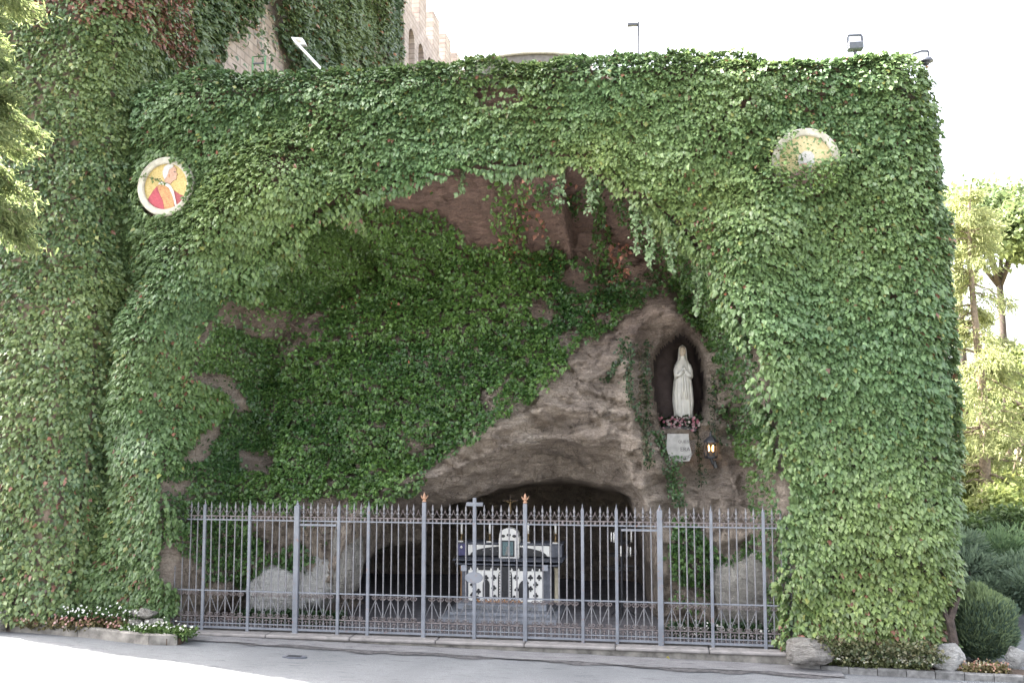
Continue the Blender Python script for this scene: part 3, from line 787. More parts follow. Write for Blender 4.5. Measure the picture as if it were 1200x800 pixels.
# creeping strands on the rock and tendrils hanging from the arch
def surf_path(pts, Y0, off=0.03):
    out = []
    pts = [np.array(q, float) for q in pts]
    for a, b in zip(pts[:-1], pts[1:]):
        m = max(2, int(np.hypot(*(b - a)) / 5))
        for k in range(m): out.append(a + (b - a) * k / m)
    out.append(pts[-1])
    w = np.array([P(a, b, Y0) for a, b in out])
    for _ in range(3):                                   # settle on the relief along the line of sight
        yy, *_r = relief(w[:, 0], w[:, 2])
        w = np.array([P(a, b, y) for (a, b), y in zip(out, yy)])
    w[:, 1] -= off
    return w
def strand(path, dens, sizev, col0, label, group=None, name='ivy_strand', wid=0.05, stem=0.009):
    t = empty(name, path[0], label, 'ivy', group)
    mb = MB(); mb.tube([tuple(q) for q in path], stem, 4); mb.build('stem', M['vine'], t)
    seg = np.linalg.norm(np.diff(path, axis=0), axis=1); n = max(6, int(seg.sum() * dens))
    s = rng.random(n) * (len(path) - 1); i = s.astype(int); f = (s - i)[:, None]
    q = path[i] * (1 - f) + path[np.minimum(i + 1, len(path) - 1)] * f
    q = q + rng.normal(0, 1, (n, 3)) * np.array((wid, 0.02, 0.03)) - np.array((0, 0.02, 0))
    c = np.clip(np.array(col0)[None] * (1 + 0.3 * rng.normal(0, 1, (n, 1))), 0.01, 0.6)
    o = np.tile(np.array((0, -1.0, 0.2)), (n, 1)) + rng.normal(0, 0.3, (n, 3))
    lv = leaves('leaves', q - np.array(path[0]), o, sizev * (0.6 + 0.7 * rng.random(n)), c, M['leaf'], t, (20, 22))
    lv['kind'] = 'stuff'
    return t
DG, LG = (0.026, 0.055, 0.018), (0.17, 0.24, 0.12)
strand(surf_path([(757,398),(756,430),(757,460),(758,490),(757,515)], 1.3), 110, 0.05, DG, 'thin dark ivy strand running straight down the cowl beside the niche')
strand(surf_path([(740,402),(737,430),(736,455),(744,485),(752,500),(760,530),(762,545)], 1.3), 120, 0.05, DG, 'dark ivy strand curving along the outer edge of the cowl')
strand(surf_path([(749,408),(750,435),(751,470),(752,505),(758,535)], 1.3), 90, 0.045, (0.06, 0.06, 0.03), 'short brownish ivy strand between two darker strands on the cowl')
strand(surf_path([(733,395),(726,420),(716,440),(706,445)], 1.3), 130, 0.055, DG, 'ivy strand hooking left below the main ivy mass beside the cowl')
strand(surf_path([(768,505),(778,518),(786,530),(788,548),(792,575),(797,590)], 1.3, 0.17), 230, 0.055, (0.035, 0.075, 0.022), 'bushy ivy strand trailing down beside the plaque to the cave mouth', wid=0.08)
strand(surf_path([(836,440),(838,470),(836,500),(842,520)], 1.3), 100, 0.045, DG, 'ivy strand hanging beside the niche just above the lantern')
strand(surf_path([(817,500),(818,520),(820,545),(822,570)], 1.3), 90, 0.04, DG, 'thin ivy strand between the plaque and the lantern')
def hang(px, y0, y1, Y, label, dens=105, wid=0.04, sz=0.075):
    a, b = P(px, y0, Y), P(px, y1, Y); n = 9
    path = np.array([a + (b - a) * k / (n - 1) + np.array((0.025 * math.sin(k * 1.3 + px), 0.02 * math.cos(k + px), 0)) for k in range(n)])
    strand(path, dens, sz, LG, label, 'tendrils hanging from the arch', 'ivy_tendril', wid, 0.006)
TEND = {(657, 188, 238): 'pale ivy tendril dangling over the bare red rock beneath the arch crown', (693, 200, 250): 'pale ivy tendril dangling before the dark mossy stripe on the red rock',
        (541, 195, 226): 'very short pale ivy tendril over the bare red rock patch', (745, 232, 294): 'pale ivy tendril, farthest from the lantern of three hanging side by side',
        (762, 245, 312): 'pale ivy tendril, middle one of three hanging side by side above the cowl', (785, 255, 318): 'thick pale ivy tendril, nearest the right pillar of three side by side above the cowl',
        (818, 300, 368): 'long thin ivy tendril ending just above the peak of the statue niche', (872, 360, 396): 'short ivy tendril hanging off the inner edge of the right pillar',
        (322, 268, 318): 'pale ivy tendril hanging on the curve of the arch below the portrait medallion'}
for a, lab in TEND.items(): hang(a[0], a[1], a[2], 0.02, lab)

# ------------------------------------------------------------------ tall ivy tower on the left
TX0, TX1, TZ = -9.72, -6.95, 14.2
def tower_prof(t):
    """plan outline from left back, round the front, to the right back"""
    pts = np.array([(TX0, 4.0), (TX0, 0.9), (TX0 + 0.12, 0.15), (TX0 + 0.6, -0.30), (-8.4, -0.42), (-7.6, -0.36), (TX1 - 0.15, -0.12), (TX1, 0.35), (TX1 - 0.15, 1.1), (TX1 - 0.35, 3.0)])
    s = np.concatenate([[0], np.cumsum(np.linalg.norm(np.diff(pts, axis=0), axis=1))]); s /= s[-1]
    return np.stack([np.interp(t, s, pts[:, 0]), np.interp(t, s, pts[:, 1])], 1)
nt_, nz_ = 90, 110
tv = np.linspace(0, 1, nt_); zv = np.linspace(-0.1, TZ, nz_)
pr = tower_prof(tv)
TXg = np.tile(pr[:, 0], nz_); TYg = np.tile(pr[:, 1], nz_); TZg = np.repeat(zv, nt_)
lean = 0.22 * ss((TZg - 6.0) / 6) * ((TXg + 8.4) > 0) - 0.25 * ss((4.5 - TZg) / 4) * ((TXg + 8.4) > 0)
TXg = TXg + lean
TV = np.stack([TXg, TYg, TZg], 1)
i_ = np.arange((nt_ - 1) * (nz_ - 1)); r_, c_ = i_ // (nt_ - 1), i_ % (nt_ - 1); a_ = r_ * nt_ + c_
TF = np.stack([a_, a_ + 1, a_ + nt_ + 1, a_ + nt_], 1)
cap = len(TV); TV2 = np.concatenate([TV, [[(TX0 + TX1) / 2, 1.5, TZ]]])
tower = empty('tower', (-8.4, 1.0, 0), 'tall square-set stone tower wrapped in ivy beside the grotto wall', 'tower')
TVl = TV2 - np.array((-8.4, 1.0, 0))
capf = np.array([[nt_ * (nz_ - 1) + k, nt_ * (nz_ - 1) + k + 1, cap, cap] for k in range(nt_ - 1)])
me = bpy.data.meshes.new('masonry')
me.from_pydata([tuple(v) for v in TVl], [], [tuple(f) for f in TF] + [tuple(f[:3]) for f in capf])
link('masonry', me, M['stucco'], tower)
def tower_keep(c):
    k = np.ones(len(c))
    g = fbm(c[:, 0] * 1.5 + c[:, 1], 7, c[:, 2] * 1.5, 3, 91)
    return k * np.where(g < -0.34, 0.8, 1) * np.where((c[:, 1] > 1.5) & (c[:, 0] < -8), 0.15, 1) * (c[:, 2] > 0.25) * np.where(c[:, 0] > -7.4, np.where(c[:, 1] > 0.0, 4.5, 2.0), 1) * np.where(c[:, 2] > 12.4, 0.25, 1) * np.where((c[:, 1] < -0.15), 1.5, 1) * np.where((c[:, 0] < -9.2) & (c[:, 1] > 0.6), 0.3, 1)
nT = 120000
p, nn, _ = sample_grid(TV, nt_, nz_, tower_keep, nT)
flip = (nn * (p - np.array((-8.4, 1.4, 0)) * np.array((1, 1, 0)) - p * np.array((0, 0, 1)))).sum(1) < 0
nn[flip] *= -1
rad = (p - np.array((-8.4, 1.4, 0))) * np.array((1, 1, 0)); rad /= np.linalg.norm(rad, axis=1, keepdims=True)
nn = nn + 0.9 * rad + rng.normal(0, 0.25, nn.shape); nn /= np.linalg.norm(nn, axis=1, keepdims=True)
off = np.clip(clump(p[:, 0] * 0.9 + p[:, 1], p[:, 2] + 3), 0.03, 1) * (0.3 + 0.7 * rng.random(nT) ** 0.5) + 0.10 * rng.random(nT)
base = np.clip(0.45 + 0.5 * fbm(p[:, 0] * 0.7, p[:, 1], p[:, 2] * 0.7, 3, 73) + 0.25 * rng.normal(0, 1, nT), 0, 1)
col = blend(nT, (0.066, 0.116, 0.050), (0.185, 0.240, 0.090), base)
rp = 0.006 + 0.5 * ss((p[:, 2] - 10.9) / 0.6) * ss((p[:, 0] + 8.6) / 0.5) * (fbm(p[:, 0] * 1.2, 1, p[:, 2] * 0.9, 3, 38) > -0.25) + 0.03 * (p[:, 2] < 3)
recolour(col, rng.random(nT) < rp, (0.20, 0.095, 0.065))
recolour(col, rng.random(nT) < 0.035, (0.20, 0.21, 0.08))
col = np.clip(col, 0.01, 0.6)
tag(leaves('ivy', p + nn * off[:, None], nn, 0.088 * (0.7 + 0.6 * rng.random(nT)), col, M['leaf'], None, (32, 20)),
    'pale speckled ivy wrapped around the tall tower with a red patch near its top', 'ivy', kind='stuff')

# ------------------------------------------------------------------ fortress wall running away behind
FX = -7.45
fort = empty('fortress_wall', (FX - 1, 18, 0), 'high pale battlemented fortress wall running away behind the ivy grotto', 'wall')
mb = MB()
sill, abot, atop, yend = 21.7, 18.6, 20.9, 60.0
arches = [21.25 + 1.66 * k for k in range(18)]
ys_ = [1.2]
mb.add([(FX, 1.2, 0), (FX, yend, 0), (FX, yend, abot), (FX, 1.2, abot)], [(0, 1, 2, 3)])
mb.add([(FX, 1.2, abot), (FX, arches[0], abot), (FX, arches[0], sill), (FX, 1.2, sill)], [(0, 1, 2, 3)])
mb.add([(FX, 1.2, sill), (FX, yend, sill), (FX - 2, yend, sill), (FX - 2, 1.2, sill)], [(0, 1, 2, 3)])
mb.add([(FX, yend, 0), (FX - 2, yend, 0), (FX - 2, yend, sill), (FX, yend, sill)], [(0, 1, 2, 3)])
mb.add([(FX - 2, 1.2, 0), (FX - 2, yend, 0), (FX - 2, yend, sill), (FX - 2, 1.2, sill)], [(3, 2, 1, 0)])
mb.add([(FX, 1.2, 0), (FX - 2, 1.2, 0), (FX - 2, 1.2, sill), (FX, 1.2, sill)], [(3, 2, 1, 0)])
for k, a in enumerate(arches):
    b = a + 1.0; nxt = arches[k + 1] if k + 1 < len(arches) else yend
    mb.add([(FX, b, abot), (FX, nxt, abot), (FX, nxt, sill), (FX, b, sill)], [(0, 1, 2, 3)])
    prev = None; n = 12
    arc = [(a, abot)] + [(a + 0.5 - 0.5 * math.cos(math.pi * j / n), atop - 0.5 + 0.5 * math.sin(math.pi * j / n)) for j in range(n + 1)] + [(b, abot)]
    for (y0, z0), (y1, z1) in zip(arc[:-1], arc[1:]):
        if y1 > y0 + 1e-6: mb.add([(FX, y0, z0), (FX, y1, z1), (FX, y1, sill), (FX, y0, sill)], [(0, 1, 2, 3)])
        mb.add([(FX, y0, z0), (FX, y1, z1), (FX - 0.5, y1, z1), (FX - 0.5, y0, z0)], [(0, 1, 2, 3)])
    mb.add([(FX - 0.5, q[0], q[1]) for q in arc], [tuple(range(len(arc)))])
    mb.add([(FX, a, abot), (FX, b, abot), (FX - 0.5, b, abot), (FX - 0.5, a, abot)], [(0, 1, 2, 3)])
me = bpy.data.meshes.new('masonry'); o3 = origin_of(fort)
me.from_pydata([(v[0] - o3.x, v[1] - o3.y, v[2] - o3.z) for v in mb.v], [], mb.f)
link('masonry', me, M['fort'], fort)
mbm = MB(); mbm.box(-0.40, 0, 0, 1.3, -0.01, 1.75, 0.03); mm = mbm.mesh('merlon')
for k in range(-6, 11):
    y = 27.3 + k * 2.6
    link('merlon', mm, M['fort'], fort, loc=Vector((FX + 0.002, y, sill)) - o3)
# ivy on its near stretch
yy = np.linspace(1.2, 21.2, 60); zf = np.linspace(8.5, 23.0, 60)
FV = np.stack([np.full(3600, FX), np.tile(yy, 60), np.repeat(zf, 60)], 1)
fx_patch = [tuple(PX(a, b, FX)[1:]) for a, b in ((262,95),(252,72),(268,50),(282,30),(292,5),(305,-10),(318,-5),(322,30),(328,60),(338,95))]
fx_end = [tuple(PX(a, b, FX)[1:]) for a, b in ((440,-120),(466,-60),(474,0),(470,20),(476,40),(462,62),(452,90),(-60,90),(-60,-120))]
def fort_keep(c):
    p = c[:, 1:]
    k = (sdist(p, np.array(fx_end)) + 0.5 * fbm(p[:, 0] * 0.8, 0, p[:, 1] * 0.8, 3, 81) > 0) * 1.0
    k = np.where(sdist(p, np.array(fx_patch)) + 0.35 * fbm(p[:, 0] * 0.9, 0, p[:, 1] * 0.5, 4, 80) > 0, 0.05, k)
    g = fbm(p[:, 0] * 0.9 - p[:, 1] * 0.3, 3, p[:, 1] * 0.5, 3, 82)
    return np.maximum(k * np.where(g < -0.3, 0.3, 1), 1e-5) * (1 + 8 / (p[:, 0] + 1))
nW = 36000
p, nn, _ = sample_grid(FV, 60, 60, fort_keep, nW)
nn = np.tile(np.array((1.0, -0.25, 0.1)), (nW, 1))
off = 0.15 + 0.55 * np.clip(fbm(p[:, 1] * 0.6, 0, p[:, 2] * 0.5, 3, 83), -0.2, 1) + 0.2 * rng.random(nW)
base = np.clip(0.4 + 0.5 * fbm(p[:, 1] * 0.35, 0, p[:, 2] * 0.35, 3, 84) + 0.22 * rng.normal(0, 1, nW), 0, 1)
col = blend(nW, (0.060, 0.100, 0.050), (0.155, 0.205, 0.082), base)
recolour(col, rng.random(nW) < 0.03, (0.2, 0.10, 0.05)); col = np.clip(col, 0.01, .6)
tag(leaves('ivy', p + nn * off[:, None], nn, 0.16 * (0.7 + 0.6 * rng.random(nW)), col, M['leaf'], None, (32, 20)),
    'grey-green ivy hanging over the near stretch of the high fortress wall', 'ivy', kind='stuff')

# ------------------------------------------------------------------ iron railing, gates
YF = 0.0
def fxz(px, py): q = P(px, py, YF); return q[0], q[2]
_, zTip = fxz(556, 593); _, zR1 = fxz(556, 608.5); _, zR2 = fxz(556, 613); _, zMid = fxz(556, 699.5); _, zL1 = fxz(556, 731); _, zL2 = fxz(556, 739); zB = ZF + 0.04
_, zMid2 = fxz(556, 703)
bar_me = MB().tube([(0,0,zB), (0,0,zTip-0.16)], 0.0122, 6).mesh('bar')
tipb = MB(); tipb.lathe([(0.013,-0.16),(0.030,-0.145),(0.013,-0.125),(0.011,-0.10),(0.022,-0.075),(0.012,-0.02),(0.002,0.03)], (0,0,zTip), 6); tip_me = tipb.mesh('spear_point')
def scroll_me(name, s, h, r):
    """pair of C scrolls either side of a bar"""
    mb = MB()
    for sg in (-1, 1):
        pts = []
        for k in range(15):
            a = -math.pi / 2 + k / 14 * 2.6 * math.pi; rad = s * (1 - 0.62 * k / 14)
            pts.append((sg * (s * 1.02 + rad * math.cos(a + math.pi) * 1.0), 0, h + rad * math.sin(a)))
        mb.tube(pts, r, 4)
    return mb.mesh(name)
scr_mid = scroll_me('scroll', 0.034, 0, 0.0065); scr_low = scroll_me('scroll', 0.030, 0, 0.006)
def arc_me(sp):
    mb = MB()
    for sg in (0, 1):
        pts = []
        for k in range(7):
            t = k / 6; pts.append(((sp * 0.5 * (1 - (1 - t) ** 1.8)) if sg == 0 else sp - sp * 0.5 * (1 - (1 - t) ** 1.8), 0, zR1 + 0.01 + 0.145 * t ** 0.9))
        mb.tube(pts, 0.0055, 4)
    return mb.mesh('pointed_arch')
def fleur_me(sp):
    c = sp / 2; res = []
    for zc, s in ((zL2 + 0.052, 1.0), (zB + 0.062, 1.0)):
        mb = MB(); mb.tube([(c + 0.045 * math.cos(a) * s, 0, zc - 0.02 + 0.045 * math.sin(a)) for a in np.linspace(0, math.pi, 9)], 0.006, 4)
        mb.lathe([(0.004, -0.045), (0.014, -0.03), (0.007, -0.01), (0.016, 0.012), (0.003, 0.035)], (c, 0, zc), 6)
        res.append(mb.mesh('fleuron'))
    return res
ros = MB(); zc = (zR1 + zR2) / 2
ros.lathe([(0.003, -0.036), (0.017, -0.022), (0.022, 0), (0.017, 0.022), (0.003, 0.036)], (0, 0, zc), 8, 1, 0.6); ros_me = ros.mesh('rosette')
def vdiag(sp, sg):
    mb = MB(); mb.tube([(0, 0, zMid - 0.09), (sg * sp, 0, zL1 + 0.05)], 0.0065, 4); return mb.mesh('brace')

def panel(name, label, x0, x1, posts=(), wide=0.020, group=None, first=None, last=None, low_top=False, n_bars=None, cat='railing'):
    xm = (x0 + x1) / 2
    t = empty(name, (xm, YF, ZF), label, cat, group)
    off = Vector((xm, YF, ZF))
    def put(nm, me, x, m, y=YF): return link(nm, me, m, t, loc=Vector((x, y, 0)) - off)
    stops = [x0] + list(posts) + [x1]
    for i, x in enumerate(stops):
        kind = first if i == 0 else (last if i == len(stops) - 1 else 'post')
        if kind is None: continue
        mb = MB(); w = {'post': 0.026, 'thick': 0.046, 'gate': 0.034, 'tall': 0.034}[kind]
        top = zTip - 0.03 if kind != 'tall' else zTip + 0.06
        mb.box(x - w, x + w, YF - w, YF + w, ZF - 0.01, top, 0.006)
        po = mb.build('post', M['iron'], t)
        if kind == 'tall':
            f = MB(); f.lathe([(0.022, 0.0), (0.042, 0.012), (0.030, 0.03), (0.020, 0.045), (0.030, 0.07), (0.022, 0.12), (0.004, 0.17)], (x, YF, top), 8)
            for sg in (-1, 1): f.tube([(x, YF, top + 0.05), (x + sg * 0.04, YF, top + 0.075), (x + sg * 0.062, YF, top + 0.12)], [0.015, 0.013, 0.004], 5)
            f.build('finial', M['finial'], po)
        else:
            f = MB(); f.lathe([(w * 0.9, 0.0), (w * 0.5, 0.03), (0.002, 0.10)], (x, YF, top), 4); f.build('post_cap', M['iron'], po)
    for z, h, d, m in ((zR1, 0.010, 0.014, 'rust'), (zR2, 0.011, 0.016, 'iron'), (zMid, 0.011, 0.014, 'iron'), (zL1, 0.010, 0.014, 'rust'), (zL2, 0.009, 0.012, 'iron'), (zB + 0.012, 0.018, 0.018, 'iron')):
        mb = MB(); mb.box(x0 + 0.002, x1 - 0.002, YF - d, YF + d, z - h, z + h); mb.build('rail', M[m], t)
    if low_top:
        mb = MB(); mb.box(x0 + 0.05, x1 - 0.04, YF - 0.02, YF + 0.02, zR2 - 0.085, zR2 - 0.05); mb.build('gate_top_bar', M['iron'], t)
    for a, b in zip(stops[:-1], stops[1:]):
        nb = max(1, int(round((b - a) / 0.138))); sp = (b - a) / nb
        am, fm = arc_me(sp), fleur_me(sp)
        dm = (vdiag(sp * 0.93, -1), vdiag(sp * 0.93, 1))
        for k in range(nb):
            x = a + k * sp
            put('pointed_arch', am, x, M['rust'], YF - 0.003); put('fleuron', fm[0], x, M['rust'], YF - 0.002); put('fleuron', fm[1], x, M['rust'], YF - 0.002)
            put('rosette', ros_me, x + sp / 2, M['rust'])
            if k > 0:
                br = put('bar', bar_me, x, M['bar_iron']); br.rotation_euler = (rng.normal(0, 0.002), rng.normal(0, 0.0035), 0)
                link('spear_point', tip_me, M['bar_iron'], br)
                put('scroll', scr_mid, x, M['rust'], YF - 0.012).location.z = zMid - 0.055 - ZF
                put('scroll', scr_low, x, M['rust'], YF - 0.012).location.z = zL1 + 0.045 - ZF
                if k % 2 == 1:
                    for j, d_ in enumerate(dm):
                        if j == 1 and k == nb - 1: continue
                        put('brace', d_, x, M['bar_iron'], YF + 0.006)
    return t
fx = lambda px: fxz(px, 690)[0]
panel('railing', 'fixed iron railing between the left ivy pillar and the wicket gate', fx(196), fx(347) - 0.05, (fx(238), fx(291)), first='post', last=None)
panel('wicket_gate', 'narrow iron wicket gate in front of the pale left rock', fx(347) - 0.002, fx(396), (), first='thick', last=None, low_top=True, cat='gate')
panel('railing', 'iron railing between the left wicket gate and the gilt-tipped post', fx(396), fx(496.5) - 0.036, (fx(431),), first='post', last=None)
gl = panel('gate_leaf', 'double gate leaf with the iron cross and oval plate on its edge', fx(496.5), fx(556), (), first='tall', last=None, cat='gate')
panel('gate_leaf', 'double gate leaf without a cross, hung on a gilt-tipped post', fx(556) + 0.034, fx(615.5), (), first=None, last='tall', cat='gate')
panel('railing', 'iron railing between the gilt-tipped post and the wicket gate by the votive candles', fx(615.5) + 0.036, fx(723), (fx(683),), first=None, last='post')
panel('wicket_gate', 'narrow iron wicket gate in front of the votive candle stand', fx(723) + 0.028, fx(774), (), first=None, last='thick', low_top=True, cat='gate')
panel('railing', 'fixed iron railing between the thick post and the right ivy pillar', fx(774) + 0.048, fx(938), (fx(834.5), fx(896)), first=None, last='post')
# the cross post on the meeting edge of the gate
xg = fx(556); zc1 = fxz(556, 583)[1]; zc0 = fxz(556, 590.5)[1]
mb = MB(); mb.box(xg - 0.030, xg + 0.030, -0.03, 0.03, ZF - 0.005, zc1, 0.006); cp = mb.build('cross_post', M['iron'], gl)
mb = MB(); mb.box(xg - 0.145, xg + 0.145, -0.028, 0.028, zc0 - 0.032, zc0 + 0.032, 0.006); mb.build('cross_arm', M['iron'], cp)
zo = fxz(556, 676)[1]
mb = MB(); mb.prism_xz([(xg + 0.155 * math.cos(a), zo + 0.095 * math.sin(a)) for a in np.linspace(0, 2 * math.pi, 24, endpoint=False)], -0.048, -0.032); mb.build('oval_plate', M['iron'], gl)
for pxx in (544, 639):
    x, z = fxz(pxx, 665); mb = MB(); mb.box(x - 0.05, x + 0.05, -0.04, -0.016, z - 0.05, z + 0.05, 0.006); mb.build('lock_box', M['iron'], gl if pxx < 556 else gl)

# ------------------------------------------------------------------ boulders, beds behind the fence
def boulder(name, c, s, seed, mat, label, cat='rock', sub=4, rough=0.35, group=None, ridge=0.5):
    bm = bmesh.new(); bmesh.ops.create_icosphere(bm, subdivisions=sub, radius=1)
    V = np.array([v.co for v in bm.verts])
    d = 1 + rough * fbm(V[:, 0] * 1.3 + seed, V[:, 1] * 1.3, V[:, 2] * 1.3, 4, seed) - ridge * 0.35 * (ridged(V[:, 0] * 1.6, V[:, 1] * 1.6 + seed, V[:, 2] * 1.6, 4, seed + 3) - 0.5)
    pr_ = np.random.default_rng(seed); pn_ = pr_.normal(0, 1, (16, 3)); pn_ /= np.linalg.norm(pn_, axis=1, keepdims=True); po = pr_.uniform(0.60, 1.0, 16)
    dots = V @ pn_.T
    cut = np.min(np.where(dots > 0.05, po[None] / np.maximum(dots, 0.05), 9), axis=1)
    d = np.minimum(d, cut * (1 + 0.10 * fbm(V[:, 0] * 3 + seed, V[:, 1] * 3, V[:, 2] * 3, 4, seed + 9, 0.6))) * (1 + 0.07 * fbm(V[:, 0] * 7, V[:, 1] * 7, V[:, 2] * 7 + seed, 3, seed + 5))
    V = V * d[:, None] * np.array(s)
    for v, q in zip(bm.verts, V): v.co = q
    me = bpy.data.meshes.new(name); bm.to_mesh(me); bm.free()
    me.polygons.foreach_set('use_smooth', [True] * len(me.polygons))
    return tag(link(name, me, mat, None, loc=c), label, cat, group)
def bpos(px, py, Y, z=None):
    q = P(px, py, Y); return (q[0], q[1], q[2] if z is None else z)
boulder('boulder', bpos(890, 706, 1.0), (0.80, 0.5, 1.0), 4, M['pale_rock'], 'large pointed pale boulder behind the railing near the right ivy pillar', rough=0.25, ridge=0.3)
boulder('boulder', bpos(326, 697, 0.90), (0.86, 0.45, 0.48), 12, M['white_rock'], 'low whitish boulder with ivy above it behind the left railing')
boulder('boulder', bpos(378, 676, 1.0), (0.50, 0.40, 0.56), 18, M['white_rock'], 'pale boulder heaped on the rear of the low whitish boulder')
boulder('boulder', bpos(255, 690, 0.95), (0.42, 0.4, 0.5), 21, M['rock'], 'brown boulder in the dim corner beside the left ivy pillar')
boulder('boulder', bpos(406, 655, 0.98), (0.34, 0.42, 0.92), 25, M['pale_rock'], 'upright pale rock forming the left jamb of the cave', rough=0.2, ridge=0.2)
def bedding(name, poly, z0, z1, mat, seed, kind='structure'):
    mb = MB(); mb.prism_xy(poly, z0, z1); o = mb.build(name, mat); return tag(o, kind=kind)
lp = [GF(a, b, ZF)[:2] for a, b in ((262,726),(395,728),(398,716),(300,705),(255,708))]
bedding('soil_bed', [tuple(q) for q in lp], ZF - 0.02, ZF + 0.06, M['gravel'], 1)
rp_ = [GF(a, b, ZF)[:2] for a, b in ((930,752),(840,745),(790,726),(785,710),(860,712),(935,715))]
bedding('soil_bed', [tuple(q) for q in rp_], ZF - 0.02, ZF + 0.06, M['gravel'], 2)

def tuft_cloud(name, centers, rad, n_each, size, c0, c1, mat, label=None, cat=None, kind='stuff', flat=1.0, parent=None, up=0.5, zmin=None, group=None):
    C = np.repeat(np.array(centers, float), n_each, axis=0); n = len(C)
    d = rng.normal(0, 1, (n, 3)); d /= np.linalg.norm(d, axis=1, keepdims=True)
    rr = np.repeat(np.broadcast_to(np.array(rad, float), (len(centers),)), n_each) * rng.random(n) ** 0.45
    p = C + d * rr[:, None] * np.array((1, 1, flat))
    if zmin is not None: p[:, 2] = np.maximum(p[:, 2], zmin)
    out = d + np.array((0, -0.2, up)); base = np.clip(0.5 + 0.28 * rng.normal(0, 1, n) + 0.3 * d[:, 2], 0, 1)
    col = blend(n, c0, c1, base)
    off = np.array(origin_of(parent)) if parent is not None else np.zeros(3)
    o = leaves(name, p - off, out, size * (0.6 + 0.8 * rng.random(n)), np.clip(col, 0.01, 0.85), mat, parent, (40, 40), 90)
    return tag(o, label, cat, group, kind)
lc = [bpos(a, 716 + 3 * math.sin(a), 0.55 + 0.1 * math.sin(a * 3), ZF + 0.14) for a in range(284, 400, 6)]
tuft_cloud('low_plants', lc, 0.13, 60, 0.085, (0.012, 0.03, 0.012), (0.035, 0.07, 0.025), M['leaf'], 'row of dark leafy plants edging the left boulders behind the railing', 'plants')
rc = [bpos(a, 706 + (a - 790) * 0.12, 0.6, ZF + 0.14) for a in range(792, 934, 6)]
tuft_cloud('low_plants', rc, 0.14, 60, 0.085, (0.012, 0.03, 0.012), (0.035, 0.07, 0.025), M['leaf'], 'row of dark leafy plants edging the pointed boulder behind the railing', 'plants')
fl = np.array(rc)[rng.integers(0, len(rc), 60)] + rng.normal(0, 1, (60, 3)) * np.array((0.06, 0.05, 0.06)) - np.array((0, 0.1, -0.04))
def blooms(name, pts, size, cols, label, cat='flowers', parent=None):
    """small five-petalled faces"""
    n = len(pts); k = 5; V = []; C = []; F = []
    ang = np.arange(k) * 2 * np.pi / k
    off = np.array(origin_of(parent)) if parent is not None else np.zeros(3)
    for i in range(n):
        nr = Vector((rng.normal(0, .35), -0.9 + rng.normal(0, .25), 0.6)).normalized(); a = nr.orthogonal().normalized(); b = nr.cross(a)
        s = size * (0.7 + 0.6 * rng.random()); c = cols[rng.integers(0, len(cols))]
        st = len(V); q = Vector(pts[i] - off)
        V.append(q); C.append(c)
        for t in ang:
            for dt, rr, h in ((-0.5, 0.75, 0.1), (0.0, 1.0, 0.25), (0.5, 0.75, 0.1)):
                V.append(q + (a * math.cos(t + dt) + b * math.sin(t + dt)) * s * rr + nr * s * h); C.append(c)
        for j in range(k):
            F += [(st, st + 1 + 3*j, st + 2 + 3*j), (st, st + 2 + 3*j, st + 3 + 3*j)]
    return tag(link(name, fast_mesh(name, np.array([tuple(v) for v in V]), np.array(F), np.array(C)), M['petal'], parent), label, cat, None, 'stuff')
blooms('flowers', fl, 0.02, [(0.75, 0.72, 0.66), (0.7, 0.68, 0.62)], 'sprinkle of white flowers among the plants by the pointed boulder')

# ------------------------------------------------------------------ altar
YA = 2.15
def ax(px, py, Y=YA): q = P(px, py, Y); return q[0], q[2]
altar = empty('altar', (ax(592, 700)[0], YA + 0.35, ZF), 'dark stone altar with white patterned front and framed icon inside the cave', 'altar')
xL, xR = ax(533, 700)[0], ax(651, 700)[0]; xc = (xL + xR) / 2
def abox(nm, px0, px1, py0, py1, y0, y1, m, b=0.008, par=None):
    a, z1 = ax(px0, py0, y0); c, z0 = ax(px1, py1, y0)
    mb = MB(); mb.box(a, c, y0, y1, z0, z1, b); return mb.build(nm, M[m], par or altar)
zt = ax(592, 705, YA - 0.02)[1]; hb = zt - ZF
sx0, sx1 = ax(513, 732, 1.35)[0], ax(652, 732, 1.35)[0]
for k, (ins, z0, z1, y) in enumerate(((0.0, ZF - 0.01, ZF + 0.30 * hb, 1.35), (0.14, ZF + 0.30 * hb, ZF + 0.55 * hb, 1.58), (0.24, ZF + 0.55 * hb, zt, 1.85))):
    mb = MB(); mb.box(sx0 + ins, sx1 - ins, y, 3.2, z0 + 0.0005 * k, z1, 0.012); st = mb.build('step', M['step'], altar)
zs0, zs1 = ZF + 0.58 * hb, zt - 0.01
mb = MB()
for k in range(26):                                       # worn pale relief along the top step
    x = sx0 + 0.42 + k * (sx1 - sx0 - 0.84) / 25
    mb.tube([(x + 0.022 * math.cos(a + k) , 1.846, (zs0 + zs1) / 2 + 0.35 * (zs1 - zs0) * math.sin(a)) for a in np.linspace(0, 4.2 + (k % 3), 7)], 0.007, 4)
mb.build('relief_frieze', M['plaque'], altar)
body_z1 = ax(592, 664)[1]
mb = MB(); mb.box(ax(541, 690)[0], ax(645, 690)[0], YA + 0.02, YA + 0.75, zt, body_z1 + 0.01); mb.build('core', M['slate'], altar)
fpx0, fpx1 = ax(549, 690)[0], ax(635.5, 690)[0]
zf0, zf1 = zt + 0.01, ax(592, 668)[1]
mb = MB(); mb.box(fpx0, fpx1, YA - 0.02, YA + 0.03, zf0, zf1, 0.004); fr = mb.build('front_panel', M['marble'], altar)
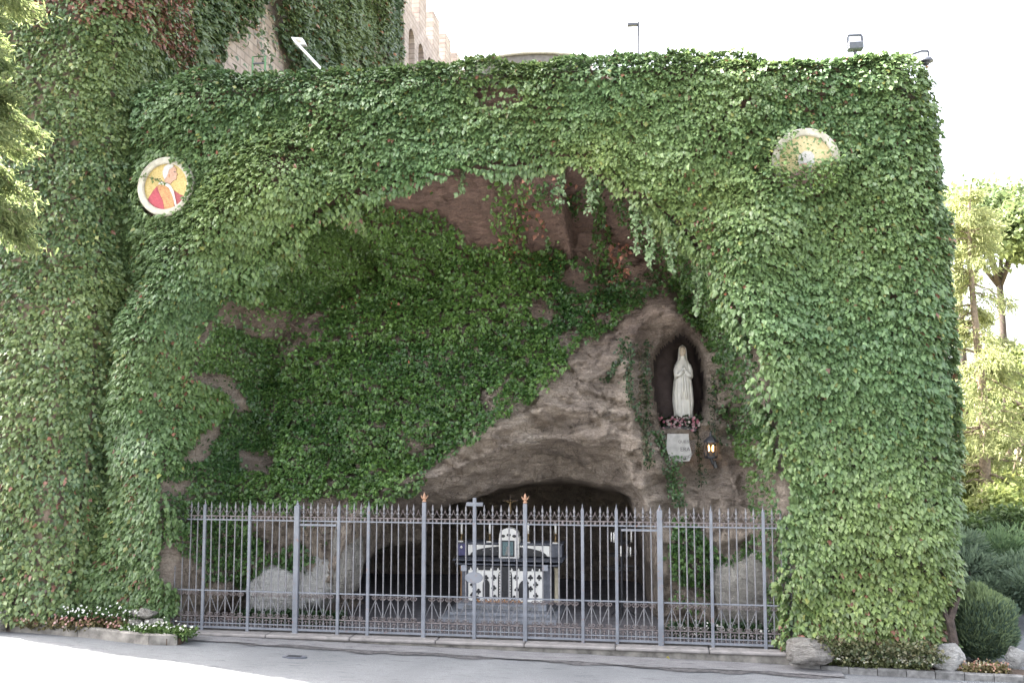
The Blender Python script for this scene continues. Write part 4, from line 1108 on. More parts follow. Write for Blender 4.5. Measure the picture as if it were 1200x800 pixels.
mb = MB(); mb.box(ax(546, 690)[0], ax(639, 690)[0], YA - 0.03, YA + 0.03, zf1 + 0.002, body_z1 + 0.01); mb.build('dark_band', M['black_stone'], altar)
for k in range(11):
    x = fpx0 + 0.05 + k * (fpx1 - fpx0 - 0.1) / 10; z = (zf1 + body_z1) / 2
    mb = MB(); mb.prism_xz([(x - 0.022, z - 0.03), (x + 0.022, z - 0.03), (x, z + 0.025)], YA - 0.04, YA - 0.031); mb.build('white_tooth', M['marble'], altar)
def trefoil(x, z, s):
    mb = MB()
    for dx, dz in ((0, 0.5), (-0.5, -0.15), (0.5, -0.15)):
        mb.prism_xz([(x + s * (dx + 0.46 * math.cos(a)), z + s * (dz + 0.46 * math.sin(a))) for a in np.linspace(0, 2 * math.pi, 9, endpoint=False)], YA - 0.032, YA - 0.021)
    mb.prism_xz([(x - s * 0.12, z), (x + s * 0.12, z), (x + s * 0.25, z - s * 1.1), (x - s * 0.25, z - s * 1.1)], YA - 0.031, YA - 0.0205)
    return mb
for pxx, pyy in ((561,692),(570,676),(579,676),(579,688),(560,700),(605,676),(622,676),(628,684),(622,689),(628,697),(554,696),(606,690),(617,682),(554,684),(570,698),(580,699),(603,700),(612,699),(632,676)):
    x, z = ax(pxx, pyy); trefoil(x, z, 0.052).build('trefoil', M['black_stone'], fr)
def gothic(x0, x1, z0, z1, y0, y1):
    c = (x0 + x1) / 2; w = (x1 - x0) / 2; h = min(w * 1.5, (z1 - z0) * 0.7); pts = [(x0, z0), (x1, z0)]
    for k in range(7): t = k / 6; pts.append((x1 - w * (1 - math.cos(t * math.pi / 2)), z1 - h + h * math.sin(t * math.pi / 2)))
    for k in range(1, 7): t = 1 - k / 6; pts.append((x0 + w * (1 - math.cos(t * math.pi / 2)), z1 - h + h * math.sin(t * math.pi / 2)))
    mb = MB(); mb.prism_xz(pts, y0, y1); return mb
for (p0, p1, pt) in ((566, 574, 679), (608, 620, 679)):
    gothic(ax(p0, 690)[0], ax(p1, 690)[0], zf0 + 0.05, ax(592, pt)[1], YA - 0.033, YA - 0.02).build('figure_inlay', M['black_stone'], fr)
gothic(ax(584, 690)[0], ax(600.5, 690)[0], zf0 + 0.01, ax(592, 664)[1], YA - 0.045, YA - 0.02).build('centre_niche', M['black_stone'], fr)
for pxx in (586.5, 598):
    x = ax(pxx, 690)[0]
    for k in range(11):
        z = zf0 + 0.05 + k * 0.052
        mb = MB(); mb.lathe([(0.002, -0.022), (0.017, -0.01), (0.012, 0.004), (0.018, 0.012), (0.002, 0.024)], (x, YA - 0.05, z), 6); mb.build('bead', M['marble'], fr)
mb = MB()
for k in range(60):
    x = ax(560 + 52 * rng.random(), 700)[0]; a = rng.uniform(0, 3)
    mb.tube([(x, YA - 0.12 - 0.06 * rng.random(), zt + 0.012), (x + 0.06 * math.cos(a), YA - 0.12, zt + 0.05 * rng.random() + 0.02)], 0.009, 4)
mb.build('dried_flowers', M['ochre'], altar)['kind'] = 'stuff'
for pxx, m in ((541, 'wood'), (652, 'tan')):
    x = ax(pxx, 690)[0]
    mb = MB(); mb.lathe([(0.062, 0), (0.062, 0.05), (0.048, 0.07), (0.046, body_z1 - zt - 0.08), (0.062, body_z1 - zt - 0.05), (0.062, body_z1 - zt)], (x, YA + 0.1, zt), 12); mb.build('column', M[m], altar, True)
# mensa: three stepped mouldings
for a, b, y0, y1, d in ((533, 656, 659, 664, 0.03), (530, 659, 655, 659.3, 0.10)):
    abox('table_slab', a, b, y0, y1, YA - d - 0.03, YA + 0.8, 'slate', 0.012)
zm = ax(592, 655, YA - 0.13)[1]
def abz(nm, px0, px1, zlo, zhi, y0, y1, m, b=0.006):
    mb = MB(); mb.box(ax(px0, 650, y0)[0], ax(px1, 650, y0)[0], y0, y1, zlo, zhi, b); return mb.build(nm, M[m], altar)
YG = YA + 0.30
zg = ax(592, 635.5, YG)[1]
abz('gradine', 547, 645, zm - 0.002, zg - 0.03, YG + 0.03, YG + 0.4, 'slate')
abz('gradine_panel', 548.5, 644, zm + 0.01, zg - 0.05, YG, YG + 0.029, 'marble', 0.003)
# dark half-ellipse on the white panel
xa, xb = ax(551, 650, YG)[0], ax(641, 650, YG)[0]; cx_ = (xa + xb) / 2; rx_ = (xb - xa) / 2
mb = MB(); mb.prism_xz([(cx_ + rx_ * math.cos(a), zm + 0.012 + (zg - zm - 0.08) * math.sin(a)) for a in np.linspace(0, math.pi, 24)], YG - 0.014, YG - 0.001); mb.build('dark_tympanum', M['black_stone'], altar)
for k in range(10):
    x = xa + 0.12 + (xb - xa - 0.24) * k / 9; z = zm + 0.05 + 0.10 * abs(math.sin(k * 2.3)) * 0.8
    mb = MB(); mb.lathe([(0.002, -0.014), (0.014, 0), (0.002, 0.014)], (x, YG - 0.016, z), 6); mb.build('inlay_star', M['plaque'], altar)
abz('gradine_top', 535, 660, zg - 0.03, zg, YG - 0.03, YG + 0.45, 'slate', 0.008)
abz('end_block', 536, 546.5, zm - 0.001, zg - 0.031, YG - 0.02, YG + 0.38, 'violet')
abz('end_block', 645.5, 658.5, zm - 0.001, zg - 0.031, YG - 0.02, YG + 0.38, 'slate')
x, z = ax(540.5, 640.5, YG - 0.03); mb = MB(); mb.lathe([(0.003, -0.03), (0.03, -0.01), (0.02, 0.01), (0.003, 0.03)], (x, YG - 0.025, z), 7, 1, 0.4); mb.build('flower_boss', M['marble'], altar)
# tabernacle with icon
YT = YG - 0.10
tz0, tz1 = ax(596, 654, YT)[1], ax(596, 629.5, YT)[1]; tx0, tx1 = ax(584.5, 640, YT)[0], ax(608, 640, YT)[0]
mb = MB(); mb.box(tx0, tx1, YT, YT + 0.3, tz0 - 0.01, tz1, 0.006); tab = mb.build('tabernacle', M['marble'], altar)
mb = MB(); mb.box(tx0 + 0.055, tx1 - 0.085, YT - 0.012, YT + 0.004, tz0 + 0.035, tz1 - 0.055); mb.build('icon_border', M['black_stone'], tab)
mb = MB(); mb.box(tx0 + 0.078, tx1 - 0.108, YT - 0.020, YT - 0.011, tz0 + 0.06, tz1 - 0.08); mb.build('icon', M['teal'], tab)
mb = MB(); icx = (tx0 + tx1) / 2 - 0.016
mb.prism_xz([(icx + 0.03 * math.cos(a), tz0 + 0.20 + 0.035 * math.sin(a)) for a in np.linspace(0, 2 * math.pi, 12, endpoint=False)], YT - 0.024, YT - 0.021)
mb.prism_xz([(icx - 0.055, tz0 + 0.07), (icx + 0.055, tz0 + 0.07), (icx + 0.03, tz0 + 0.165), (icx - 0.03, tz0 + 0.165)], YT - 0.024, YT - 0.021); mb.build('icon_figure', M['plaque'], tab)
for k in range(3): mb = MB(); mb.lathe([(0.002, -0.022), (0.022, 0), (0.002, 0.022)], (tx1 - 0.038, YT - 0.002, tz0 + 0.11 + 0.075 * k), 7, 1, 0.5); mb.build('dark_stud', M['black_stone'], tab)
mb = MB(); pw = (tx1 - tx0) / 2 * 0.94; pc = (tx0 + tx1) / 2; ph_ = ax(596, 618.5, YT)[1] - tz1
mb.prism_xz([(pc - pw, tz1 + 0.001)] + [(pc + pw * math.cos(a), tz1 + 0.05 + (ph_ - 0.05) * math.sin(a)) for a in np.linspace(math.pi, 0, 13)] + [(pc + pw, tz1 + 0.001)], YT - 0.01, YT + 0.2); mb.build('pediment', M['marble'], tab)
for sg in (-1, 0, 1): mb = MB(); mb.prism_xz([(pc + sg * pw * 0.60 + 0.042 * math.cos(a), tz1 + 0.030 + 0.028 * math.sin(a) + 0.02 * (sg == 0)) for a in np.linspace(0, 2 * math.pi, 12, endpoint=False)], YT - 0.02, YT - 0.009); mb.build('dark_roundel', M['black_stone'], tab)
# candles and crucifix stand on the altar
ordn = {541: 'tall white candle at the end of the altar above the violet block', 574: 'tall white candle on the altar next to the icon, on the violet block side',
        619: 'tall white candle on the altar next to the icon, on the slate block side', 651: 'tall white candle at the end of the altar above the slate block'}
for pxx in ordn:
    x, ztop = ax(pxx, 612, YG + 0.1); zc_ = ax(pxx, 625, YG + 0.1)[1]
    c = empty('candlestick', (x, YG + 0.1, zg), ordn[pxx], 'candle')
    mb = MB(); mb.lathe([(0.055, 0), (0.055, 0.018), (0.018, 0.035), (0.014, 0.06), (0.026, 0.075), (0.012, 0.09), (0.012, zc_ - zg - 0.03), (0.035, zc_ - zg - 0.01), (0.035, zc_ - zg)], (x, YG + 0.1, zg), 10); hd = mb.build('holder', M['brass'], c, True)
    mb = MB(); mb.box(x - 0.05, x + 0.05, YG - 0.02, YG + 0.04, zg, zg + 0.022, 0.004); mb.build('base_plate', M['marble'], c)
    mb = MB(); mb.lathe([(0.021, 0), (0.020, ztop - zc_), (0.004, ztop - zc_ + 0.004), (0.002, ztop - zc_ + 0.02)], (x, YG + 0.1, zc_), 10); mb.build('wax', M['wax'], c, True)
x, z1 = ax(598, 580, YG + 0.2); za = ax(598, 586, YG + 0.2)[1]
cz0 = tz1 + 0.05
cr = empty('crucifix', (x, YG + 0.2, zg), 'dark brown crucifix rising behind the framed icon on the altar', 'crucifix')
mb = MB(); mb.box(x - 0.018, x + 0.018, YG + 0.19, YG + 0.22, zg + 0.04, z1, 0.003); mb.build('upright', M['bark'], cr)
mb = MB(); mb.box(x - 0.15, x + 0.15, YG + 0.188, YG + 0.218, za - 0.018, za + 0.018, 0.003); mb.build('arm', M['bark'], cr)
mb = MB(); mb.lathe([(0.07, 0), (0.07, 0.02), (0.04, 0.045)], (x, YG + 0.205, zg), 10); mb.build('foot', M['bark'], cr)
mb = MB()
for sg in (-1, 1): mb.tube([(x, YG + 0.17, za - 0.05), (x + sg * 0.06, YG + 0.17, za - 0.02), (x + sg * 0.12, YG + 0.175, za + 0.005)], [0.014, 0.011, 0.008], 5)
mb.tube([(x, YG + 0.17, za - 0.02), (x, YG + 0.165, za - 0.08), (x + 0.006, YG + 0.165, za - 0.14), (x + 0.012, YG + 0.155, za - 0.21), (x, YG + 0.175, za - 0.28)], [0.02, 0.026, 0.022, 0.017, 0.01], 6)
mb.lathe([(0.003, -0.025), (0.018, -0.012), (0.02, 0.005), (0.003, 0.026)], (x + 0.008, YG + 0.165, za + 0.01), 8); mb.build('corpus', M['brass'], cr, True)

# votive candle stand right of the altar
vx, _ = ax(729, 700, 2.2)
vs_t = empty('votive_stand', (vx, 2.2, ZF), 'dark tiered iron candle stand in the cave beside the altar', 'candle stand')
ztop = ax(729, 612, 2.2)[1]
mb = MB(); mb.tube([(vx, 2.2, ZF), (vx, 2.2, ztop)], 0.022, 8); mb.build('pole', M['dark_metal'], vs_t)
for k in range(3):
    a = k * 2.094 + 0.3; mb = MB(); mb.tube([(vx, 2.2, ZF + 0.25), (vx + 0.28 * math.cos(a), 2.2 + 0.28 * math.sin(a), ZF + 0.015)], 0.016, 6); mb.build('leg', M['dark_metal'], vs_t)
tiers = [(0.10, ztop - 0.12), (0.19, ztop - 0.36), (0.27, ztop - 0.60), (0.33, ztop - 0.84)]
for r, z in tiers:
    mb = MB(); mb.tube([(vx + r * math.cos(a), 2.2 + r * math.sin(a), z) for a in np.linspace(0, 2 * math.pi, 24, endpoint=False)], 0.009, 5, close=True)
    for k in range(4): a = k * math.pi / 2 + 0.4; mb.tube([(vx, 2.2, z + 0.03), (vx + r * math.cos(a), 2.2 + r * math.sin(a), z)], 0.006, 4)
    mb.build('ring', M['dark_metal'], vs_t)
for pxx, pyy, ln in ((716.5,634,0.17),(720,630,0.18),(728.5,652,0.19),(736,649,0.18),(741,642,0.22),(739.5,656,0.16),(713,648,0.10),(746,645,0.10)):
    x, z = ax(pxx, pyy, 2.2)
    r, zt_ = min(tiers, key=lambda q: abs(q[1] - z)); dx = max(-0.98, min(0.98, (x - vx) / r)); yy_ = 2.2 - r * math.sqrt(1 - dx * dx)
    mb = MB(); mb.lathe([(0.014, 0.0), (0.0135, ln), (0.003, ln + 0.004), (0.002, ln + 0.018)], (0, 0, 0), 8)
    tag(link('votive_candle', mb.mesh('votive_candle', smooth=True), M['wax'], None, loc=(vx + dx * r, yy_, zt_ + 0.006)), 'thin white votive candle standing on a ring of the dark stand', 'candle', 'votive candles on the stand')

# ------------------------------------------------------------------ statue, flowers, plaque, lantern
pn, _, _, _ = relief(np.array([ax(799, 480, 1.9)[0]]), np.array([ax(799, 480, 1.9)[1]]))
YS = float(pn[0]) - 0.42
sb = P(801, 492, YS); sh = P(800, 404, YS)[2] - sb[2]
statue = empty('statue', (sb[0], YS, sb[2]), 'white marble statue of a veiled woman with joined hands in the niche', 'statue', rz=0.10)
statue.scale = (0.88, 0.95, 1.0)
k_ = sh / 1.46
def loft(sections, nth=40, fold=None, a0=0.0, a1=2 * math.pi, close=True):
    V = []; F = []; m = nth
    for (z, rx, ry, cy, cx) in sections:
        for j in range(m):
            a = a0 + (a1 - a0) * j / (m if close else m - 1)
            f = 1 + (fold(z, a) if fold else 0)
            V.append((cx + rx * f * math.sin(a), cy - ry * f * math.cos(a), z))
    for i in range(len(sections) - 1):
        for j in range(m if close else m - 1):
            F.append((i * m + j, i * m + (j + 1) % m, (i + 1) * m + (j + 1) % m, (i + 1) * m + j))
    return V, F
def interp_sections(keys, n):
    ks = np.array(keys); z = np.linspace(ks[0, 0], ks[-1, 0], n)
    return [tuple([zz] + [float(np.interp(zz, ks[:, 0], ks[:, c])) for c in range(1, 5)]) for zz in z]
def fold_robe(z, a):
    amp = 0.085 * max(0, 1 - z / 1.05) + 0.012
    return amp * (math.cos(9 * a + 1.2 * math.sin(3 * z)) * 0.6 + math.cos(15 * a + 2.0 + 2 * z) * 0.35 + 0.4 * math.cos(4 * a + 0.7))
def sc(V): return [(v[0] * k_, v[1] * k_, v[2] * k_) for v in V]
def st_build(nm, V, F, m, smooth=True):
    mb = MB(); mb.add(sc(V), F); return link(nm, mb.mesh(nm, (0, 0, 0), smooth), m, statue)
V, F = loft(interp_sections([(0, .185, .17, 0, 0), (.05, .195, .175, 0, 0), (.4, .20, .165, 0, 0), (.7, .185, .145, 0, 0), (.88, .155, .125, .0, 0), (1.0, .145, .118, .0, 0), (1.08, .138, .10, .01, 0), (1.13, .10, .08, .015, 0), (1.17, .062, .06, .01, 0), (1.24, .05, .052, .0, 0)], 46), 64, fold_robe)
st_build('robe', V, F, M['statue'])
# head with a face
V = []; F = []; nu, nv = 30, 22
for i in range(nv + 1):
    ph = math.pi * i / nv
    for j in range(nu):
        a = 2 * math.pi * j / nu
        x, y, z = math.sin(ph) * math.sin(a), -math.sin(ph) * math.cos(a), math.cos(ph)
        f = 1.0
        if z < 0: f *= 1 - 0.20 * (-z) ** 1.5
        g = lambda ux, uz, w: math.exp(-(((x - ux) / w) ** 2 + ((z - uz) / w) ** 2)) * (1 if y < 0 else 0)
        bx, by, bz = x * 0.076 * f, y * 0.09 * f, z * 0.112
        nose = max(g(0, -0.05, 0.13), g(0, 0.12, 0.10) * 0.6)
        by -= 0.020 * nose - 0.011 * (g(-.34, .12, .16) + g(.34, .12, .16)) + 0.006 * g(0, -.46, .12) - 0.005 * g(0, -.34, .07) + 0.008 * g(0, -.74, .18)
        V.append((bx, by + 0.005, 1.325 + bz))
for i in range(nv):
    for j in range(nu): F.append((i * nu + j, i * nu + (j + 1) % nu, (i + 1) * nu + (j + 1) % nu, (i + 1) * nu + j))
st_build('head', V, F, M['statue_warm'])
# veil: open at the front, from the crown to the knees
def fold_veil(z, a): return 0.05 * math.cos(13 * a + 3 * z) * min(1, max(0, (1.3 - z))) + 0.02 * math.cos(7 * a)
V, F = loft(interp_sections([(.10, .20, .195, .02, 0), (.35, .228, .19, .02, 0), (.6, .215, .18, .02, 0), (.85, .182, .155, .015, 0), (1.02, .165, .14, .01, 0), (1.10, .148, .122, .012, 0), (1.17, .108, .112, .012, 0), (1.24, .098, .108, .01, 0), (1.32, .094, .108, .012, 0), (1.40, .080, .092, .014, 0), (1.445, .045, .052, .016, 0), (1.46, .006, .006, .018, 0)], 42), 48, fold_veil, 0.85, 2 * math.pi - 0.85, False)
n0 = len(V); Vi = [(v[0] * 0.94, (v[1] - 0.012) * 0.94 + 0.012, v[2]) for v in V]
rim = []
for i in range(41): rim += [(i * 48, (i + 1) * 48, n0 + (i + 1) * 48, n0 + i * 48), (i * 48 + 47, n0 + i * 48 + 47, n0 + (i + 1) * 48 + 47, (i + 1) * 48 + 47)]
rim += [(j, n0 + j, n0 + j + 1, j + 1) for j in range(47)]
mb = MB(); mb.add(sc(V + Vi), F + [tuple(q + n0 for q in f[::-1]) for f in F] + rim); link('veil', mb.mesh('veil', (0, 0, 0), True), M['statue'], statue)
mb = MB()
for sg in (-1, 1):
    mb.tube(sc([(sg * .125, .0, 1.06), (sg * .152, -.04, .95), (sg * .148, -.10, .84), (sg * .10, -.165, .88), (sg * .035, -.185, .94)]), [r * k_ for r in (.055, .062, .062, .050, .030)], 10)
link('sleeves', mb.mesh('sleeves', (0, 0, 0), True), M['statue'], statue)
mb = MB()
for sg in (-1, 1):
    mb.tube(sc([(sg * .030, -.188, .93), (sg * .018, -.200, .975), (sg * .014, -.207, 1.01)]), [r * k_ for r in (.022, .026, .022)], 8)
    for f, (dy, ln) in enumerate(((-.020, .058), (-.007, .068), (.006, .064), (.017, .05))):
        mb.tube(sc([(sg * .012, -.205 + dy, 1.0), (sg * .009, -.208 + dy, 1.0 + ln * .6), (sg * .006, -.206 + dy, 1.0 + ln)]), [r * k_ for r in (.0085, .008, .005)], 6)
    mb.tube(sc([(sg * .022, -.178, .97), (sg * .020, -.166, 1.0), (sg * .012, -.168, 1.025)]), [r * k_ for r in (.010, .009, .006)], 6)
link('hands', mb.mesh('hands', (0, 0, 0), True), M['statue'], statue)
mb = MB()
for j in range(2): mb.tube(sc([((-1) ** j * .02, -.152, .90), ((-1) ** j * .03, -.172, .65), ((-1) ** j * .05, -.182, .40)]), [r * k_ for r in (.020, .024, .028)], 6)
link('sash', mb.mesh('sash', (0, 0, 0), True), M['statue'], statue)
mb = MB(); mb.lathe([(0.24, -0.10), (0.25, -0.04), (0.23, 0.004)], (0, 0, 0), 20, 1, 0.9); link('base', mb.mesh('base'), M['pale_rock'], statue)

fa = P(794, 496, YS - 0.33)
flw = empty('flower_arrangement', (fa[0], fa[1], fa[2] - 0.16), 'trough of pink and white flowers at the feet of the statue', 'flowers')
mb = MB(); mb.box(fa[0] - 0.30, fa[0] + 0.36, fa[1] - 0.10, fa[1] + 0.16, fa[2] - 0.16, fa[2] - 0.04, 0.02); mb.build('trough', M['dark_metal'], flw)
fc = [(fa[0] + d, fa[1], fa[2] + 0.02 * math.sin(d * 20)) for d in np.linspace(-0.38, 0.40, 18)]
tuft_cloud('leaves', fc, 0.13, 60, 0.065, (0.010, 0.018, 0.010), (0.03, 0.055, 0.02), M['leaf'], parent=flw)
bl = MB()
pk = [simple('pink_petals', (0.42, 0.16, 0.21), 0.6, 0.2, 30), simple('white_petals', (0.60, 0.54, 0.52), 0.6, 0.1, 30), simple('rose_petals', (0.46, 0.28, 0.31), 0.6, 0.15, 30)]
b2 = MB()
for ringi, (r, h, nn_) in enumerate(((0.036, 0.012, 6), (0.024, 0.020, 5), (0.012, 0.026, 3))):
    for j in range(nn_):
        a = 2 * math.pi * j / nn_ + ringi * 0.5
        b2.add([(0, -0.002, 0), (r * math.cos(a - .5), -h, r * math.sin(a - .5)), (r * 1.15 * math.cos(a), -h * 0.8, r * 1.15 * math.sin(a)), (r * math.cos(a + .5), -h, r * math.sin(a + .5))], [(0, 1, 2, 3)])
me_b = bpy.data.meshes.new('bloom'); me_b.from_pydata(b2.v, [], b2.f)
mes = []
for m in pk:
    q = me_b.copy(); q.materials.append(m); mes.append(q)
for k in range(84):
    d = rng.uniform(-0.40, 0.40)
    loc = Vector((fa[0] + d, fa[1] - 0.11 - 0.03 * rng.random(), fa[2] + rng.uniform(-0.12, 0.15) - 0.05 * (abs(d) / 0.38))) - Vector((fa[0], fa[1], fa[2] - 0.16))
    o = link('bloom', mes[rng.choice(3, p=[.35, .35, .3])], None, flw, loc=loc, rot=(rng.normal(-.3, .4), rng.normal(0, .5), rng.normal(0, .4)))
    s = rng.uniform(0.4, 0.85); o.scale = (s, s, s)

def text_mesh(body, size, ext=0.002):
    cu = bpy.data.curves.new('lettering', 'FONT'); cu.body = body; cu.size = size; cu.align_x = 'CENTER'; cu.align_y = 'CENTER'; cu.extrude = ext; cu.resolution_u = 2
    o = bpy.data.objects.new('lettering', cu); COL.objects.link(o)
    dg = bpy.context.evaluated_depsgraph_get(); me = bpy.data.meshes.new_from_object(o.evaluated_get(dg))
    bpy.data.objects.remove(o); return me
YP = YS - 0.36
pc_ = P(803, 527, YP)
pq, *_r = relief(np.array([pc_[0]]), np.array([pc_[2]]))
gx, gz = np.meshgrid(np.linspace(pc_[0] - 0.26, pc_[0] + 0.16, 12), np.linspace(pc_[2] - 0.27, pc_[2] + 0.31, 12))
YP = float(relief(gx.ravel(), gz.ravel())[0].min()) - 0.03
pc_ = P(803, 527, YP)
pl = empty('plaque', (pc_[0], YP, pc_[2]), 'small worn stone plaque with lettering under the statue, half behind ivy', 'plaque')
poly = [P(a, b, YP) for a, b in ((782,508),(807,508),(808,520),(811,532),(808,540),(795,541),(785,540),(781,525))]
mb = MB(); mb.prism_xz([(q[0], q[2]) for q in poly], YP, YP + 0.45); mb.build('slab', M['plaque'], pl)
def letter(body, size, x, z, rot=0.0):
    me = text_mesh(body, size); me.materials.append(M['ink'])
    link('lettering', me, None, pl, loc=(x, -0.003, z), rot=(math.pi / 2, rot, 0))
letter('ERA', 0.10, 0.0, 0.01)
letter('QUE SOY', 0.07, 0.02, 0.145)
for i, ch in enumerate('COUNCEPCIOU'):
    a = R(38) - R(12.5) * i
    letter(ch, 0.075, 0.165 * math.cos(a) - 0.02, 0.155 * math.sin(a) + 0.02, -(a - math.pi / 2) if False else math.pi / 2 - a)
# lantern
lq = P(833, 525, 1.0); lyy, *_r = relief(np.array([lq[0]]), np.array([lq[2]])); YL = float(relief(np.linspace(lq[0] - 0.15, lq[0] + 0.15, 9), np.full(9, lq[2]))[0].min()) - 0.16
lq = P(833, 525, YL); lu = 1.2 * (P(833, 515, YL)[2] - P(833, 535, YL)[2]) / 20
lan = empty('lantern', (lq[0], YL, lq[2]), 'dark iron wall lantern with two lit yellow bulbs beside the plaque', 'lantern')
def lz(py): return P(833, py, YL)[2]
mb = MB(); mb.lathe([(5.5 * lu, lz(537) - lq[2]), (6.5 * lu, lz(535) - lq[2]), (6.5 * lu, lz(534) - lq[2])], lq, 6); mb.build('bottom_plate', M['dark_metal'], lan)
mb = MB(); mb.lathe([(7.2 * lu, lz(518) - lq[2]), (6.6 * lu, lz(516) - lq[2]), (4 * lu, lz(513) - lq[2]), (1.5 * lu, lz(510.5) - lq[2]), (1.2 * lu, lz(508) - lq[2]), (0.2 * lu, lz(505) - lq[2])], lq, 6); mb.build('roof', M['dark_metal'], lan)
for k in range(6):
    a = k * math.pi / 3; mb = MB(); mb.tube([(lq[0] + 6 * lu * math.cos(a), YL + 6 * lu * math.sin(a), lz(535)), (lq[0] + 6.2 * lu * math.cos(a), YL + 6.2 * lu * math.sin(a), lz(517))], 0.011, 5); mb.build('frame_bar', M['dark_metal'], lan)
for pxx in (830.3, 835.6):
    q = P(pxx, 525, YL - 0.02)
    mb = MB(); mb.lathe([(0.010, -0.055), (0.020, -0.03), (0.021, 0.01), (0.012, 0.045), (0.002, 0.06)], q, 10); mb.build('bulb', M['bulb'], lan, True)
    mb = MB(); mb.lathe([(0.014, -0.13), (0.014, -0.055)], q, 8); mb.build('bulb_socket', M['dark_metal'], lan)
mb = MB(); mb.tube([(lq[0], YL, lz(537)), (lq[0] + 0.03, YL + 0.02, lz(542)), (lq[0] + 0.07, YL + 0.08, lz(545)), (lq[0] + 0.09, YL + 0.4, lz(547))], 0.03, 6)
mb.tube([(lq[0] + 0.05, YL + 0.05, lz(540)), (lq[0] + 0.09, YL + 0.05, lz(548))], 0.04, 6); mb.build('bracket', M['dark_metal'], lan)

# ------------------------------------------------------------------ medallions
def disc(c, r, y0, y1, n=40, sx=1.0): 
    mb = MB(); mb.prism_xz([(c[0] + r * sx * math.cos(a), c[2] + r * math.sin(a)) for a in np.linspace(0, 2 * math.pi, n, endpoint=False)], y0, y1); return mb
def ring(c, r0, r1, y0, y1, n=40):
    V = []; F = []
    for k in range(n):
        a = 2 * math.pi * k / n
        for r, y in ((r0, y1), (r0, y0 + 0.015), (r0 + 0.02, y0), (r1 - 0.02, y0), (r1, y0 + 0.02), (r1, y1)): V.append((c[0] + r * math.cos(a), y, c[2] + r * math.sin(a)))
    for k in range(n):
        for j in range(5): F.append((k * 6 + j, k * 6 + j + 1, ((k + 1) % n) * 6 + j + 1, ((k + 1) % n) * 6 + j))
    mb = MB(); mb.add(V, F); return mb
def medallion(c, label, bgm):
    t = empty('medallion', (c[0], c[1], c[2]), label, 'medallion')
    ring(c, 0.425, 0.545, c[1] - 0.06, c[1] + 0.5).build('frame', M['cream'], t)
    disc(c, 0.43, c[1] + 0.0, c[1] + 0.4).build('ground', M[bgm], t)
    return t
u = 0.545 / 35.0
def mpoly(c, pts, lay):
    mb = MB(); mb.prism_xz([(c[0] + x * u, c[2] + z * u) for x, z in pts], c[1] - 0.004 * lay - 0.004, c[1] + 0.002); return mb
mdl = medallion(MED_L, 'round gold mosaic medallion of an old man in red robes in cream frame', 'gold')
c = MED_L
def clipc(pts, r=27.0): 
    o = []
    for x, z in pts:
        d = math.hypot(x, z); o.append((x, z) if d <= r else (x * r / d, z * r / d))
    return o
rim_pts = [(27 * math.cos(a), 27 * math.sin(a)) for a in np.linspace(R(212), R(332), 16)]
mpoly(c, [(-12, 1), (-17, -5)] + rim_pts + [(18, -10), (10, -5), (4, 2), (-4, 5)], 1).build('robe', M['dark_red'], mdl)
mpoly(c, clipc([(-13, -1), (-21, -12), (-20, -18), (-12, -24), (-2, -27), (-3, -18), (-8, -9)]), 2).build('mantle', M['red'], mdl)
mpoly(c, clipc([(-11, 1), (-6, 5), (4, -1), (9, -9), (11, -25), (2, -27), (-1, -27), (-3, -17), (-8, -7)]), 3).build('stole', M['ochre'], mdl)
mpoly(c, clipc([(-10, 3), (-8, 6), (0, 5), (6, 1), (10, -6), (13, -18), (14, -23), (12, -23), (9, -12), (4, -2), (-2, 2)]), 4).build('collar', M['white_mos'], mdl)
mpoly(c, [(-1, 5), (5, 3), (9, 7), (12, 8), (13, 11), (12, 12), (14, 14), (12, 17), (12, 21), (9, 24), (2, 24), (-2, 18), (-3, 10)], 2).build('face', M['skin'], mdl)
mpoly(c, [(-4, 12), (-2, 9), (0, 11), (2, 16), (3, 20), (8, 23), (7, 26), (2, 27), (-3, 24), (-5, 18)], 3).build('hair', M['grey_mos'], mdl)
mpoly(c, [(-2, 22), (2, 26), (7, 26.5), (9, 24), (4, 23.5), (0, 20)], 4).build('skullcap', M['white_mos'], mdl)
mpoly(c, [(9, 17.5), (11.5, 17.5), (11.5, 16.6), (9, 16.6)], 3).build('eye', M['ink'], mdl)
mpoly(c, [(2.5, 14.5), (4.2, 14.5), (4.2, 10.5), (2.8, 10.5)], 3).build('ear', M['ochre'], mdl)
mdr = medallion(MED_R, 'pale gold mosaic medallion half overgrown by ivy at the right of the arch', 'pale_gold')
c = MED_R
mpoly(c, [(-6, -8), (4, -8), (9, -2), (9, 6), (6, 10), (-1, 11), (-7, 6), (-8, 0)], 1).build('head', M['grey_mos'], mdr)
mpoly(c, [(-7, -8), (2, -9), (1, -2), (-6, -3)], 2).build('face', M['skin'], mdr)
mpoly(c, clipc([(-20, -12), (12, -10), (20, -18), (6, -27), (-14, -23)]), 1).build('robe', M['pink_mos'], mdr)
# a green shoot lies across the left medallion
strand(np.array([P(a, b, MED_L[1] - 0.09) for a, b in ((166,207),(175,208),(185,211),(193,214),(196,215))]), 70, 0.05, (0.08, 0.13, 0.03), 'short green ivy shoot lying across the mosaic medallion', None, 'ivy_shoot', 0.02, 0.006)

